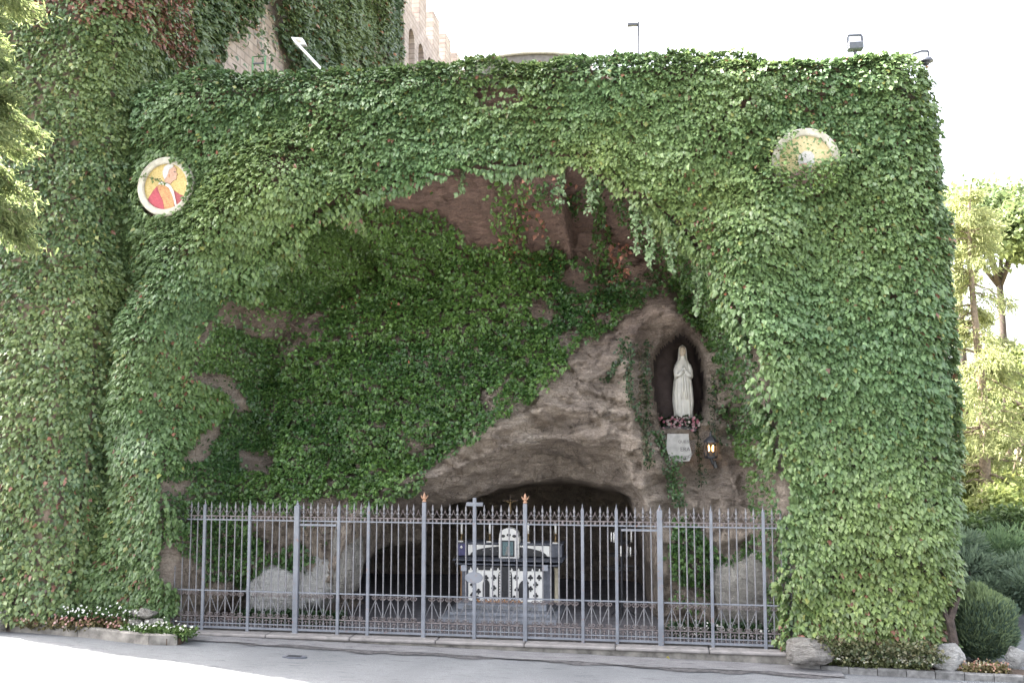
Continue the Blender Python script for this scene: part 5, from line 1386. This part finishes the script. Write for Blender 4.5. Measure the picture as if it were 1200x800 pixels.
# ------------------------------------------------------------------ fixtures on the wall top
q = P(1002, 60, 0.55)
fl_ = empty('floodlight', (q[0], 0.55, ZT), 'dark floodlight with square bracket standing on the right of the wall top', 'floodlight')
s_ = 1 / 66.0
mb = MB(); mb.box(q[0] - 8.5 * s_, q[0] + 8.5 * s_, 0.45, 0.62, P(1002, 60, .55)[2], P(1002, 50.5, .55)[2], 0.02); mb.build('housing', M['grey_metal'], fl_)
z0, z1 = P(1002, 56, .55)[2], P(1002, 41.5, .55)[2]
mb = MB(); mb.tube([(q[0] - 8.3 * s_, 0.55, z0), (q[0] - 7.8 * s_, 0.55, z1 - 0.03), (q[0] - 7 * s_, 0.55, z1), (q[0] + 7 * s_, 0.55, z1), (q[0] + 7.8 * s_, 0.55, z1 - 0.03), (q[0] + 8.3 * s_, 0.55, z0)], 0.026, 6); mb.build('bracket', M['grey_metal'], fl_)
mb = MB(); mb.tube([(q[0], 0.55, ZT - 0.1), (q[0], 0.55, P(1002, 58, .55)[2])], 0.03, 6); mb.build('foot', M['grey_metal'], fl_)
q = P(1084, 72, 0.6); w0 = P(1064, 66, 0.6)
sc_t = empty('security_camera', (w0[0], 0.6, w0[2]), 'white dome security camera on an arm at the right end of the wall top', 'camera')
mb = MB(); mb.tube([tuple(w0 - np.array((0.25, 0, 0.05))), tuple(P(1068, 64, .6)), tuple(P(1080, 60, .6)), tuple(P(1088, 60, .6))], 0.022, 6)
mb.tube([tuple(P(1088, 60.5, .6)), tuple(P(1088, 66, .6)), tuple(P(1085, 70, .6))], 0.018, 6); mb.build('arm', M['grey_metal'], sc_t)
c_ = P(1085, 72, .6)
mb = MB(); mb.lathe([(0.125, -0.012), (0.125, 0.0), (0.10, 0.045), (0.05, 0.075), (0.01, 0.085)], c_, 20); mb.build('hood', M['grey_metal'], sc_t, True)
mb = MB(); mb.lathe([(0.01, -0.085), (0.045, -0.07), (0.068, -0.04), (0.07, -0.012)], c_, 16); mb.build('dome', M['dark_metal'], sc_t, True)
# arm lamp before the fortress ivy
YQ = 2.2
a0, a1 = P(374, 79, YQ), P(345, 48, YQ)
la = empty('arm_lamp', (a0[0], YQ, ZT), 'white arm lamp leaning over the wall top before the fortress wall', 'lamp')
mb = MB(); mb.tube([tuple(a0 + (a0 - a1) * 0.35), tuple(a0), tuple(a1)], 0.032, 6); mb.build('arm', M['white_metal'], la)
h0, h1, h2, h3 = P(341, 43.5, YQ), P(354, 44.5, YQ), P(358, 52, YQ), P(346, 52.5, YQ)
mb = MB()
for dy in (0, 0.12): mb.add([tuple(q + np.array((0, dy, -0.1 * dy))) for q in (h0, h1, h2, h3)], [])
mb.f += [(0, 1, 2, 3), (7, 6, 5, 4), (0, 4, 5, 1), (1, 5, 6, 2), (2, 6, 7, 3), (3, 7, 4, 0)]; mb.build('lamp_head', M['white_metal'], la)
mb = MB(); f0 = [h0 * .72 + h2 * .28, h1 * .72 + h3 * .28, h2 * .72 + h0 * .28, h3 * .72 + h1 * .28]
mb.add([tuple(q - np.array((0, 0.012, 0))) for q in f0] + [tuple(q + np.array((0, 0.004, 0))) for q in f0], [(0, 1, 2, 3), (7, 6, 5, 4), (0, 4, 5, 1), (1, 5, 6, 2), (2, 6, 7, 3), (3, 7, 4, 0)]); mb.build('lens', M['cream'], la)
# green frame among the leaves
q0, q1 = P(296, 79, 1.0), P(311, 66, 1.0)
bx = empty('bracket_frame', (q0[0], 1.0, ZT), 'small green metal frame poking out of the ivy on the wall top', 'frame')
mb = MB(); mb.tube([(q0[0], 1.0, ZT - 0.05), (q0[0], 1.0, q1[2]), (q1[0], 1.0, q1[2]), (q1[0], 1.0, ZT - 0.05)], 0.022, 5); mb.build('hoop', simple('green_paint', (0.09, 0.20, 0.09), 0.5, 0.2, 10), bx)
mb = MB(); mb.tube([(q0[0], 1.0, q1[2] - 0.14), (q1[0], 1.0, q1[2] - 0.14)], 0.02, 5); mb.build('crossbar', M['grey_metal'], bx)
# street lamp far behind
YLm = 30.0
b0, b1 = P(748.5, 66, YLm), P(748.5, 26, YLm); hd = P(735, 30, YLm)
sl = empty('street_lamp', (b0[0], YLm, 0), 'slender grey street lamp with short arm rising behind the wall', 'street lamp')
mb = MB(); mb.tube([(b0[0], YLm, 0), (b0[0], YLm, b1[2])], [0.10, 0.055], 8); mb.build('pole', M['grey_metal'], sl)
mb = MB(); mb.box(hd[0], b0[0] - 0.05, YLm - 0.12, YLm + 0.12, hd[2] - 0.06, hd[2] + 0.10, 0.03); mb.build('lamp_head', M['grey_metal'], sl)
# low vaulted roof behind the crest
V = []; F = []
YV = 24.0; x0, x1 = P(545, 66, YV)[0], P(690, 66, YV)[0]; zv0, zv1 = P(600, 70.5, YV)[2] - 0.15, P(615, 63.5, YV)[2]
vr = empty('vaulted_roof', ((x0 + x1) / 2, YV, 0), 'low pale vaulted roof showing just above the ivy crest', 'roof')
arcp = [(x0 + (x1 - x0) * t, zv0 + (zv1 - zv0) * math.sin(math.pi * t) ** 0.8) for t in np.linspace(0, 1, 28)]
mb = MB(); mb.prism_xz([(x0, 0.0)] + arcp + [(x1, 0.0)], YV, YV + 6); mb.build('gable', M['ledge'], vr)
V = []
for off_, z_ in ((0.0, 0.0), (0.14, 0.0)):
    pass
mb = MB(); mb.tube([(a, YV - 0.06, b + 0.02) for a, b in arcp], 0.07, 6); mb.build('coping', M['cream'], vr)

# ------------------------------------------------------------------ planters on both sides
def kerb_line(pts, w, h, mat, parent, name='kerb_stone', seg=None, z0=-0.03, joint=0.006):
    pts = [np.array(q[:2]) for q in pts]
    d = np.concatenate([[0], np.cumsum([np.linalg.norm(b - a) for a, b in zip(pts[:-1], pts[1:])])])
    L = d[-1]; n = max(1, int(round(L / seg)))
    at_ = lambda s: np.array([np.interp(s, d, [q[0] for q in pts]), np.interp(s, d, [q[1] for q in pts])])
    for k in range(n):
        s0, s1 = L * k / n + joint, L * (k + 1) / n - joint
        m = 3; ss_ = np.linspace(s0, s1, m + 1)
        c = [at_(s) for s in ss_]; V = []; hh = h + 0.02 * (rng.random() - 0.5)
        for j, q in enumerate(c):
            t = (c[min(j + 1, m)] - c[max(j - 1, 0)]); t /= np.linalg.norm(t) + 1e-9; nr = np.array((-t[1], t[0]))
            jit = 0.008 * (rng.random() - 0.5)
            for o_, z in ((0, z0), (jit, hh - 0.02), (0.02 + jit, hh), (w - 0.02, hh), (w, hh - 0.02), (w, z0)): V.append((*(q + nr * o_), z + float(fall(q[0]))))
        F = []
        for j in range(m):
            for i in range(6): F.append((j * 6 + i, j * 6 + (i + 1) % 6, (j + 1) * 6 + (i + 1) % 6, (j + 1) * 6 + i))
        F += [tuple(range(6)), tuple(range(m * 6, m * 6 + 6))[::-1]]
        mb = MB(); mb.add(V, F); mb.build(name, mat, parent)
def soil(poly, h, par):
    n = len(poly); mb = MB()
    mb.add([(x, y, -0.3) for x, y in poly] + [(x, y, h + float(fall(x))) for x, y in poly], [tuple(range(n))[::-1], tuple(range(n, 2 * n))] + [(i, (i + 1) % n, n + (i + 1) % n, n + i) for i in range(n)])
    mb.build('soil', M['soil'], par)
# left: concrete edge; right: short kerb stones
lk = [G(a, b, 0.0) for a, b in ((-160,728),(-60,735),(0,739),(60,743),(110,748),(160,754),(190,757),(207,756),(217,749),(219,741))]
lpl = empty('planter', (lk[3][0], lk[3][1], 0), 'concrete-edged flower bed along the foot of the left ivy pillar', 'planter')
kerb_line(lk, 0.13, 0.17, M['concrete'], lpl, 'edge_block', 1.6)
poly = [tuple(q[:2]) for q in lk] + [(-5.2, 0.25), (-6.1, 0.6), (-12.0, 1.2)]
soil([(x + 0.03, y + 0.09) for x, y in poly], 0.11, lpl)
rk = [G(a, b, 0.0) for a, b in ((909,757),(905,768),(910,777),(930,784),(970,788),(1020,791),(1080,794),(1140,797),(1200,800),(1270,803))]
rpl = empty('planter', (rk[4][0], rk[4][1], 0), 'stone-edged bed with flowers along the foot of the right ivy pillar', 'planter')
kerb_line(rk, 0.10, 0.105, M['kerb'], rpl, 'kerb_stone', 0.43)
poly = [tuple(q[:2]) for q in rk] + [(9.9, 0.0), (5.0, 0.4)]
soil([(x, y + 0.05) for x, y in poly], 0.075, rpl)

def bed(name, px0, px1, pyf, depth, hz, n, c0, c1, size, label, zs=0.11):
    cs = []
    for k in range(n):
        px = px0 + (px1 - px0) * rng.random(); g = G(px, pyf(px), zs); cs.append((g[0], g[1] + 0.16 + depth * rng.random(), g[2] + hz * 0.45))
    tuft_cloud(name, cs, hz * 0.62, 16, size, c0, c1, M['leaf_soft'], label, 'plants', flat=0.8)
    return np.array(cs)
pf = lambda x: 736 + (x / 200) * 11
cs = bed('begonia_plants', 14, 135, pf, 0.50, 0.17, 150, (0.06, 0.055, 0.025), (0.14, 0.12, 0.05), 0.055, 'low green and bronze bedding plants under the pink blossom by the left pillar')
pts = cs[rng.integers(0, len(cs), 330)] + rng.normal(0, 1, (330, 3)) * np.array((0.07, 0.07, 0.05)) + np.array((0, -0.02, 0.06))
blooms('flowers', pts, 0.021, [(0.24, 0.09, 0.09), (0.28, 0.13, 0.12), (0.20, 0.09, 0.06), (0.32, 0.20, 0.19), (0.17, 0.09, 0.05)], 'carpet of pink blossom in the concrete-edged bed')
cs = bed('bedding_plants', 135, 212, lambda x: 744 + (x - 135) * 0.10, 0.34, 0.16, 90, (0.035, 0.07, 0.02), (0.10, 0.16, 0.045), 0.055, 'low light green bedding plants at the rounded end of the concrete-edged bed')
pts = cs[rng.integers(0, len(cs), 110)] + rng.normal(0, 1, (110, 3)) * np.array((0.07, 0.07, 0.05)) + np.array((0, -0.03, 0.07))
blooms('flowers', pts, 0.017, [(0.5, 0.5, 0.45), (0.42, 0.42, 0.35)], 'white blossom at the rounded end of the concrete-edged bed')
cs = []
for k in range(40):
    g = P(75 + 90 * rng.random(), 714 + 6 * rng.random(), -0.42); cs.append(tuple(g))
tuft_cloud('bedding_plants', cs, 0.10, 14, 0.055, (0.03, 0.07, 0.02), (0.09, 0.14, 0.045), M['leaf_soft'], 'upper row of green plants with white blossom against the left pillar ivy', 'plants')
cs = np.array(cs); pts = cs[rng.integers(0, 40, 60)] + rng.normal(0, 1, (60, 3)) * np.array((0.07, 0.04, 0.05)) + np.array((0, -0.1, 0.04))
blooms('flowers', pts, 0.017, [(0.5, 0.5, 0.47)], 'white blossom of the upper row against the left pillar ivy')
boulder('rock', bpos(168, 718, -0.35), (0.26, 0.16, 0.10), 31, M['pale_rock'], 'flat grey rock topping the small pile at the end of the concrete-edged bed', sub=4)
boulder('rock', bpos(159, 728, -0.38), (0.16, 0.14, 0.10), 32, M['pale_rock'], 'small grey rock at the flowery side of the pile under the flat rock', sub=4)
boulder('rock', bpos(180, 730, -0.38), (0.17, 0.14, 0.11), 33, M['pale_rock'], 'small grey rock at the fence side of the pile under the flat rock', sub=4)
boulder('rock', bpos(6, 722, -0.45), (0.20, 0.18, 0.30), 36, M['pale_rock'], 'upright grey rock beside the bare stump in the concrete-edged bed', sub=4)
sq = P(12, 722, -0.42)
mb = MB()
for k in range(4): mb.tube([(sq[0] + 0.05 * k, sq[1], 0.1), (sq[0] + 0.04 * k + 0.1 * math.sin(k), sq[1] - 0.03, 0.45), (sq[0] + 0.22 * math.sin(k * 1.7), sq[1], 0.85)], [0.06, 0.04, 0.02], 6)
mb.thing('vine_stump', M['bark'], (sq[0], sq[1], 0.1), 'bare twisted vine stump at the foot of the tower', 'stump')

pf2 = lambda x: float(np.interp(x, [912, 930, 970, 1020, 1080, 1140, 1200], [772, 778, 783, 786, 789, 791, 793]))
cs = bed('bedding_plants', 914, 1092, pf2, 0.34, 0.16, 240, (0.08, 0.10, 0.04), (0.19, 0.20, 0.09), 0.045, 'low yellow-green bedding plants along the kerb stones', 0.08)
pts = cs[rng.integers(0, len(cs), 520)] + rng.normal(0, 1, (520, 3)) * np.array((0.06, 0.07, 0.03)) + np.array((0, -0.06, 0.075))
blooms('flowers', pts, 0.016, [(0.48, 0.46, 0.38), (0.44, 0.42, 0.30), (0.36, 0.34, 0.18)], 'cream blossom along the kerb stones by the right pillar')
cs = bed('bedding_plants', 1130, 1186, pf2, 0.22, 0.12, 60, (0.09, 0.07, 0.03), (0.16, 0.14, 0.06), 0.05, 'low bronze bedding plants in front of the clipped round bush', 0.08)
pts = cs[rng.integers(0, len(cs), 130)] + rng.normal(0, 1, (130, 3)) * np.array((0.06, 0.06, 0.03)) + np.array((0, -0.03, 0.05))
blooms('flowers', pts, 0.015, [(0.28, 0.13, 0.09), (0.32, 0.20, 0.14), (0.34, 0.30, 0.20)], 'salmon blossom in front of the clipped round bush')
cs = [bpos(a, 757 + (a - 950) * 0.05 + 5 * math.sin(a), -0.42) for a in range(950, 1104, 5)]
tuft_cloud('low_plants', cs, 0.13, 40, 0.055, (0.05, 0.075, 0.03), (0.13, 0.12, 0.06), M['leaf'], 'reddish green creeping plants between the kerb bed and the right ivy pillar', 'plants')
boulder('rock', bpos(945, 762, -0.42), (0.40, 0.24, 0.24), 52, M['pale_rock'], 'grey rock where the railing plinth meets the right flower bed', sub=4)
g = G(1117, 786, 0.08)
boulder('rock', (g[0], g[1] + 0.12, g[2] + 0.15), (0.28, 0.24, 0.34), 43, M['white_rock'], 'knobbly white rock on the kerb between the flowers and the round bush', sub=5, rough=0.7)
g = G(1193, 782, 0.08)
boulder('rock', (g[0], g[1] + 0.1, g[2] + 0.12), (0.17, 0.16, 0.22), 47, M['white_rock'], 'small white rock at the far side of the round bush', sub=4)

# drain cover and a fallen leaf on the road
g = G(345, 769.5, 0.0)
dc = empty('drain_cover', (g[0], g[1], g[2] + 0.02), 'round dark iron drain cover set in the road', 'drain cover')
mb = MB(); mb.lathe([(0.21, -0.03), (0.21, 0.0), (0.18, 0.004)], (g[0], g[1], g[2] + 0.012), 24, 1, 0.42); mb.build('plate', M['grey_metal'], dc)
for k in range(4): mb = MB(); mb.box(g[0] - 0.12, g[0] + 0.12, g[1] - 0.055 + k * 0.03, g[1] - 0.045 + k * 0.03, g[2] + 0.013, g[2] + 0.022); mb.build('rib', M['dark_metal'], dc)
g = G(783, 773, 0.06)
lf = leaves('fallen_leaf', np.zeros((1, 3)), np.array([[0.1, -0.4, 0.9]]), np.array([0.075]), np.array([[0.38, 0.34, 0.06]]), M['leaf'])
lf.location = (g[0], g[1], g[2] + 0.03); tag(lf, 'single yellow fallen leaf on the pavement below the railing', 'leaf')

# ------------------------------------------------------------------ bushes and trees
def needle_cloud(p, d, size, col, name, mat, parent=None, width=0.16):
    """thin blades: p start points, d directions"""
    n = len(p); d = d / (np.linalg.norm(d, axis=1, keepdims=True) + 1e-9)
    s = np.cross(d, rng.normal(0, 1, (n, 3))); s /= np.linalg.norm(s, axis=1, keepdims=True) + 1e-9
    L = size[:, None]
    V = np.stack([p - s * L * width * .4, p + s * L * width * .4, p + d * L * .6 + s * L * width * .5, p + d * L, p + d * L * .6 - s * L * width * .5], 1)
    b_ = np.arange(n) * 5
    F = np.concatenate([np.stack([b_, b_ + 1, b_ + 2], 1), np.stack([b_, b_ + 2, b_ + 4], 1), np.stack([b_ + 4, b_ + 2, b_ + 3], 1)])
    off = np.array(origin_of(parent)) if parent is not None else np.zeros(3)
    o = link(name, fast_mesh(name, V.reshape(-1, 3) - off, F, np.repeat(col, 5, axis=0)), mat, parent)
    return o
# clipped round bush
g = G(1160, 776, 0.07); R_b = 0.56
bush = empty('round_bush', (g[0], g[1] + 0.45, g[2]), 'clipped round evergreen bush beside the white rock at the kerb', 'bush')
n = 26000; d = rng.normal(0, 1, (n, 3)); d /= np.linalg.norm(d, axis=1, keepdims=True)
lump = 1 + 0.17 * fbm(d[:, 0] * 2.2, d[:, 1] * 2.5, d[:, 2] * 2.5, 4, 101)
bc = np.array((g[0], g[1] + 0.45, g[2] + 0.53))
p = bc + d * (R_b * lump * (0.55 + 0.45 * rng.random(n) ** 0.4))[:, None] * np.array((1, 1, 1.02))
dirs = d * 0.6 + np.array((0, 0, 0.9)) + rng.normal(0, 0.3, (n, 3))
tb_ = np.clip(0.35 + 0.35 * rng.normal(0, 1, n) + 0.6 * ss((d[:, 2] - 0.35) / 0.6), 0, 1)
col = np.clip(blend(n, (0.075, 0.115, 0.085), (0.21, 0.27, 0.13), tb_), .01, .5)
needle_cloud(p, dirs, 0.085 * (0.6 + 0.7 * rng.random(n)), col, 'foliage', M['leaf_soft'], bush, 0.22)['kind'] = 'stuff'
mb = MB()
for k in range(6): a = k * 1.05; mb.tube([(bc[0] + 0.04 * math.cos(a), bc[1] + 0.04 * math.sin(a), g[2] - 0.05), (bc[0] + 0.2 * math.cos(a), bc[1] + 0.2 * math.sin(a), 0.5)], [0.03, 0.015], 5)
mb.build('stems', M['bark'], bush)
# gnarled shrub trunk between pillar and bush
q = P(1112, 735, 0.1)
mb = MB()
mb.tube([(q[0], 0.1, -0.15), (q[0] + 0.05, 0.05, 0.35), (q[0] + 0.02, 0.1, 0.7), (q[0] + 0.16, 0.15, 1.05), (q[0] + 0.22, 0.2, 1.5)], [0.09, 0.075, 0.065, 0.05, 0.03], 7)
mb.tube([(q[0] + 0.03, 0.08, 0.55), (q[0] - 0.10, 0.05, 0.9), (q[0] - 0.12, 0.1, 1.3)], [0.05, 0.035, 0.02], 6)
gs = empty('gnarled_shrub', (q[0], 0.1, 0), 'gnarled dark trunk of a shrub between the right pillar and the round bush', 'shrub')
mb.build('trunk', M['bark'], gs)

def branchy(name, base, H, r0, label, whorls, crown_fn, mat_leaf, c0, c1, bark, n_blade, blade, droop=0.3, width=0.2, group=None, lean=(0, 0)):
    t = empty(name, base, label, 'tree', group)
    bx_, by_, bz_ = base
    mb = MB()
    trunk = [(bx_ + lean[0] * s * s + 0.10 * math.sin(s * 7 + bx_), by_ + lean[1] * s * s + 0.08 * math.cos(s * 5), bz_ - 0.1 + H * s) for s in np.linspace(0, 1, 14)]
    mb.tube(trunk, [r0 * (1 - 0.85 * s) for s in np.linspace(0, 1, 14)], 8); 
    tips = []
    for s in whorls:
        L = crown_fn(s)
        c = np.array(trunk[0]) * (1 - s) + np.array(trunk[-1]) * s; c[0] = np.interp(s, np.linspace(0, 1, 14), [q[0] for q in trunk]); c[1] = np.interp(s, np.linspace(0, 1, 14), [q[1] for q in trunk])
        a = rng.random() * 6.28
        L = L * (0.55 + 0.6 * rng.random())
        dv = np.array((math.cos(a), math.sin(a), 0.25 * rng.normal() + 0.1))
        pts = [c + dv * L * k / 5 + np.array((0, 0, -droop * L * (k / 5) ** 2)) + rng.normal(0, 0.03 * L, 3) * (k > 0) for k in range(6)]
        mb.tube([tuple(q) for q in pts], [max(0.008, r0 * 0.28 * (1 - s * .6) * (1 - 0.8 * k / 5)) for k in range(6)], 4, False)
        tips.append(np.array(pts))
    mb.build('trunk', bark, t, True)
    T = np.array(tips)
    n = n_blade; w = rng.integers(0, len(T), n); u_ = 5 * (0.15 + 0.85 * rng.random(n) ** 0.7) * 0.999; i = u_.astype(int); f = (u_ - i)[:, None]
    q = T[w, i] * (1 - f) + T[w, np.minimum(i + 1, 5)] * f
    dd = (T[w, np.minimum(i + 1, 5)] - T[w, i]); dd /= np.linalg.norm(dd, axis=1, keepdims=True) + 1e-9
    sd = rng.normal(0, 1, (n, 3)); spread = blade * 2.2
    q = q + sd * spread * 0.45 * np.array((1, 1, 0.6))
    dirs = dd * 0.7 + rng.normal(0, 0.6, (n, 3)) + np.array((0, 0, -droop * 1.2))
    tb = np.clip(0.5 + 0.3 * rng.normal(0, 1, n) + 0.15 * rng.normal(0, 1, len(T))[w], 0, 1)
    col = np.clip(blend(n, c0, c1, tb), 0.01, 0.6)
    needle_cloud(q, dirs, blade * (0.6 + 0.8 * rng.random(n)), col, 'crown', mat_leaf, t, width)['kind'] = 'stuff'
    return t
g = P(1153, 600, 12.0)
branchy('conifer', (g[0], 12.0, 0), 10.6, 0.20, 'tall sunlit yellow-green conifer with bare trunk beyond the grotto wall', sorted(rng.uniform(0.22, 0.99, 95)), lambda s: 1.9 * (1 - s) ** 0.5 + 0.25, M['needle'], (0.17, 0.20, 0.085), (0.33, 0.35, 0.17), M['pale_bark'], 26000, 0.135, 0.35)
g = P(1215, 600, 14.0)
def crown_tree(name, base, H, r0, blobs, label, c0, c1, n, size, mat, bark, group=None):
    t = empty(name, base, label, 'tree', group); b0_ = np.array(base, float)
    mb = MB(); top = b0_ + np.array((0, 0, H * 0.6))
    mb.tube([tuple(b0_ - np.array((0, 0, 0.1))), tuple(b0_ * .5 + top * .5 + np.array((0.1, 0, 0))), tuple(top)], [r0, r0 * 0.8, r0 * 0.6], 8)
    for c, r in blobs: mb.tube([tuple(top - np.array((0, 0, 0.5))), tuple((top + np.array(c)) / 2 + rng.normal(0, 0.2, 3)), tuple(c)], [r0 * 0.5, r0 * 0.3, r0 * 0.12], 5)
    mb.build('trunk', bark, t, True)
    P_, D_, S_ = [], [], []
    tot = sum(r ** 2 for _, r in blobs)
    for c, r in blobs:
        k = int(n * r * r / tot); m = max(6, int(k / 60))
        sub = rng.normal(0, 1, (m, 3)); sub /= np.linalg.norm(sub, axis=1, keepdims=True)
        sub = np.array(c) + sub * r * (0.35 + 0.65 * rng.random((m, 1)) ** 0.5) * np.array((1, 1, 0.62))
        w = rng.integers(0, m, k)
        dv = rng.normal(0, 1, (k, 3)); q = sub[w] + dv * r * 0.16
        P_.append(q); D_.append(dv + np.array((0, 0, 0.3))); S_.append(rng.normal(0, 1, m)[w])
    p = np.concatenate(P_); d = np.concatenate(D_); s = np.concatenate(S_); k = len(p)
    col = np.clip(blend(k, c0, c1, np.clip(0.5 + 0.22 * s + 0.22 * rng.normal(0, 1, k), 0, 1)), 0.01, 0.6)
    o = leaves('crown', p - b0_, d, size * (0.6 + 0.8 * rng.random(k)), col, mat, t, (30, 40), 90); o['kind'] = 'stuff'
    return t
def blobset(px, py, Y, spread, r, k, flat=0.5):
    c = P(px, py, Y); return [((c[0] + spread * rng.normal(), c[1] + spread * rng.normal() * 0.7, c[2] + spread * flat * rng.normal()), r * (0.7 + 0.5 * rng.random())) for _ in range(k)]
for (px, py, Y, k, r, lab) in ((1120, 262, 46, 6, 1.9, 'umbrella pine peeping past the upper corner of the grotto wall'), (1168, 250, 52, 7, 2.2, 'umbrella pine with broad crown behind the tall sunlit conifer'), (1215, 268, 44, 7, 2.3, 'umbrella pine with bare spreading limbs at the skyline beside the conifer')):
    c = P(px, py, Y)
    bl_ = [((c[0] + 2.2 * rng.normal(), c[1] + 1.8 * rng.normal(), c[2] + 0.5 * rng.normal()), r * (0.7 + 0.5 * rng.random())) for _ in range(k)]
    crown_tree('umbrella_pine', (c[0], Y, 0), c[2] * 1.25, 0.35, bl_, lab, (0.08, 0.12, 0.05), (0.18, 0.22, 0.09), 7000, 0.30, M['leaf_soft'], M['bark'], None)
c = P(1212, 430, 16)
crown_tree('broadleaf_tree', (c[0], 16, 0), 7.6, 0.16, blobset(1200, 470, 16, 0.9, 0.85, 9, 1.6) + blobset(1190, 560, 15.5, 0.8, 0.8, 5, 0.6), 'light green broadleaf tree standing beside the tall conifer', (0.12, 0.17, 0.06), (0.26, 0.29, 0.11), 13000, 0.13, M['leaf_soft'], M['pale_bark'])
c = P(1125, 470, 22)
crown_tree('broadleaf_tree', (c[0], 22, 0), 6.2, 0.14, blobset(1122, 545, 22, 0.9, 1.0, 6, 0.7), 'yellow-green young tree between the grotto corner and the conifer', (0.15, 0.18, 0.06), (0.30, 0.31, 0.11), 8000, 0.14, M['leaf_soft'], M['pale_bark'])
def shrub(px, py, Y, r, k, label, c0, c1, n, size, name='shrub', flat=0.5, blade=False):
    c = P(px, py, Y); t = empty(name, (c[0], Y, 0), label, 'shrub')
    bl_ = [((c[0] + r * 0.9 * rng.normal(), Y + r * 0.6 * rng.normal(), max(0.2, c[2] + r * flat * rng.normal())), r * (0.5 + 0.4 * rng.random())) for _ in range(k)]
    mb = MB()
    for q, _ in bl_[:7]: mb.tube([(c[0], Y, -0.05), ((c[0] + q[0]) / 2, (Y + q[1]) / 2, q[2] * 0.6), q], [0.05, 0.035, 0.015], 5)
    mb.build('stems', M['bark'], t)
    W = rng.integers(0, k, n); C = np.array([q for q, _ in bl_])[W]; Rr = np.array([q for _, q in bl_])[W]
    d = rng.normal(0, 1, (n, 3)); d /= np.linalg.norm(d, axis=1, keepdims=True)
    p = C + d * (Rr * rng.random(n) ** 0.4)[:, None] * np.array((1, 1, 0.7)); p[:, 2] = np.maximum(p[:, 2], 0.03)
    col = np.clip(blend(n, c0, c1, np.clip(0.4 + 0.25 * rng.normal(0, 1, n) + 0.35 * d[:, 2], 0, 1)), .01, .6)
    if blade: o = needle_cloud(p, d + np.array((0, -0.2, 0.15)) + rng.normal(0, .3, (n, 3)), size * (0.6 + 0.8 * rng.random(n)), col, 'foliage', M['leaf_soft'], t, 0.22)
    else: o = leaves('foliage', p - np.array((c[0], Y, 0)), d + np.array((0, 0, .3)), size * (0.6 + 0.8 * rng.random(n)), col, M['leaf_soft'], t, (35, 35), 80)
    o['kind'] = 'stuff'; return t
JL, JD = (0.07, 0.105, 0.075), (0.18, 0.24, 0.15)
shrub(1140, 668, 5.0, 0.75, 12, 'spreading blue-green juniper in the shade behind the right pillar', JL, JD, 9000, 0.13, 'juniper', 0.45, True)
shrub(1190, 655, 6.5, 0.9, 12, 'dark green juniper bank behind the round bush', (0.05, 0.095, 0.05), (0.14, 0.21, 0.10), 10000, 0.14, 'juniper', 0.45, True)
shrub(1180, 690, 4.2, 0.5, 8, 'low juniper sprays just above the round bush', JL, JD, 5000, 0.11, 'juniper', 0.35, True)
shrub(1122, 618, 8.5, 0.6, 7, 'small dark leafy shrub beside the sunlit hedge', (0.03, 0.055, 0.02), (0.07, 0.11, 0.035), 3000, 0.12)
shrub(1160, 600, 13.0, 1.1, 12, 'sunlit yellow-green shrub below the tall conifer', (0.14, 0.18, 0.05), (0.30, 0.33, 0.11), 11000, 0.12)
shrub(1205, 610, 11.5, 1.0, 10, 'sunlit light green shrub under the broadleaf tree', (0.13, 0.18, 0.05), (0.28, 0.32, 0.11), 9000, 0.12)
shrub(1115, 590, 18.0, 1.2, 9, 'sunlit bright shrub glimpsed past the edge of the right pillar', (0.14, 0.18, 0.05), (0.30, 0.33, 0.11), 9000, 0.14)
# a far wood closes the view on the right
cs = [(x, 85 + 8 * rng.random(), 1.5 + 5.5 * rng.random()) for x in np.linspace(16, 150, 110)] + [(x, 85 + 8 * rng.random(), 1.5 + 5.5 * rng.random()) for x in np.linspace(-190, -30, 100)]
tuft_cloud('distant_wood', cs, 3.4, 130, 0.75, (0.10, 0.14, 0.05), (0.22, 0.26, 0.10), M['leaf_soft'], 'distant sunlit wood closing the view beyond the grotto walls', 'wood', flat=0.8)
# conifer at the left edge, standing in front of the tower
tx = P(-52, 300, -4.6)
branchy('cedar', (tx[0], -4.6, 0), 13.5, 0.22, 'sunlit feathery cedar whose branches reach in before the ivy tower', [s for s in sorted(rng.uniform(0.50, 0.99, 110))], lambda s: 1.35 * (1 - s) ** 0.35 + 0.1, M['needle'], (0.09, 0.125, 0.05), (0.20, 0.23, 0.10), M['pale_bark'], 60000, 0.10, 0.30, 0.22)
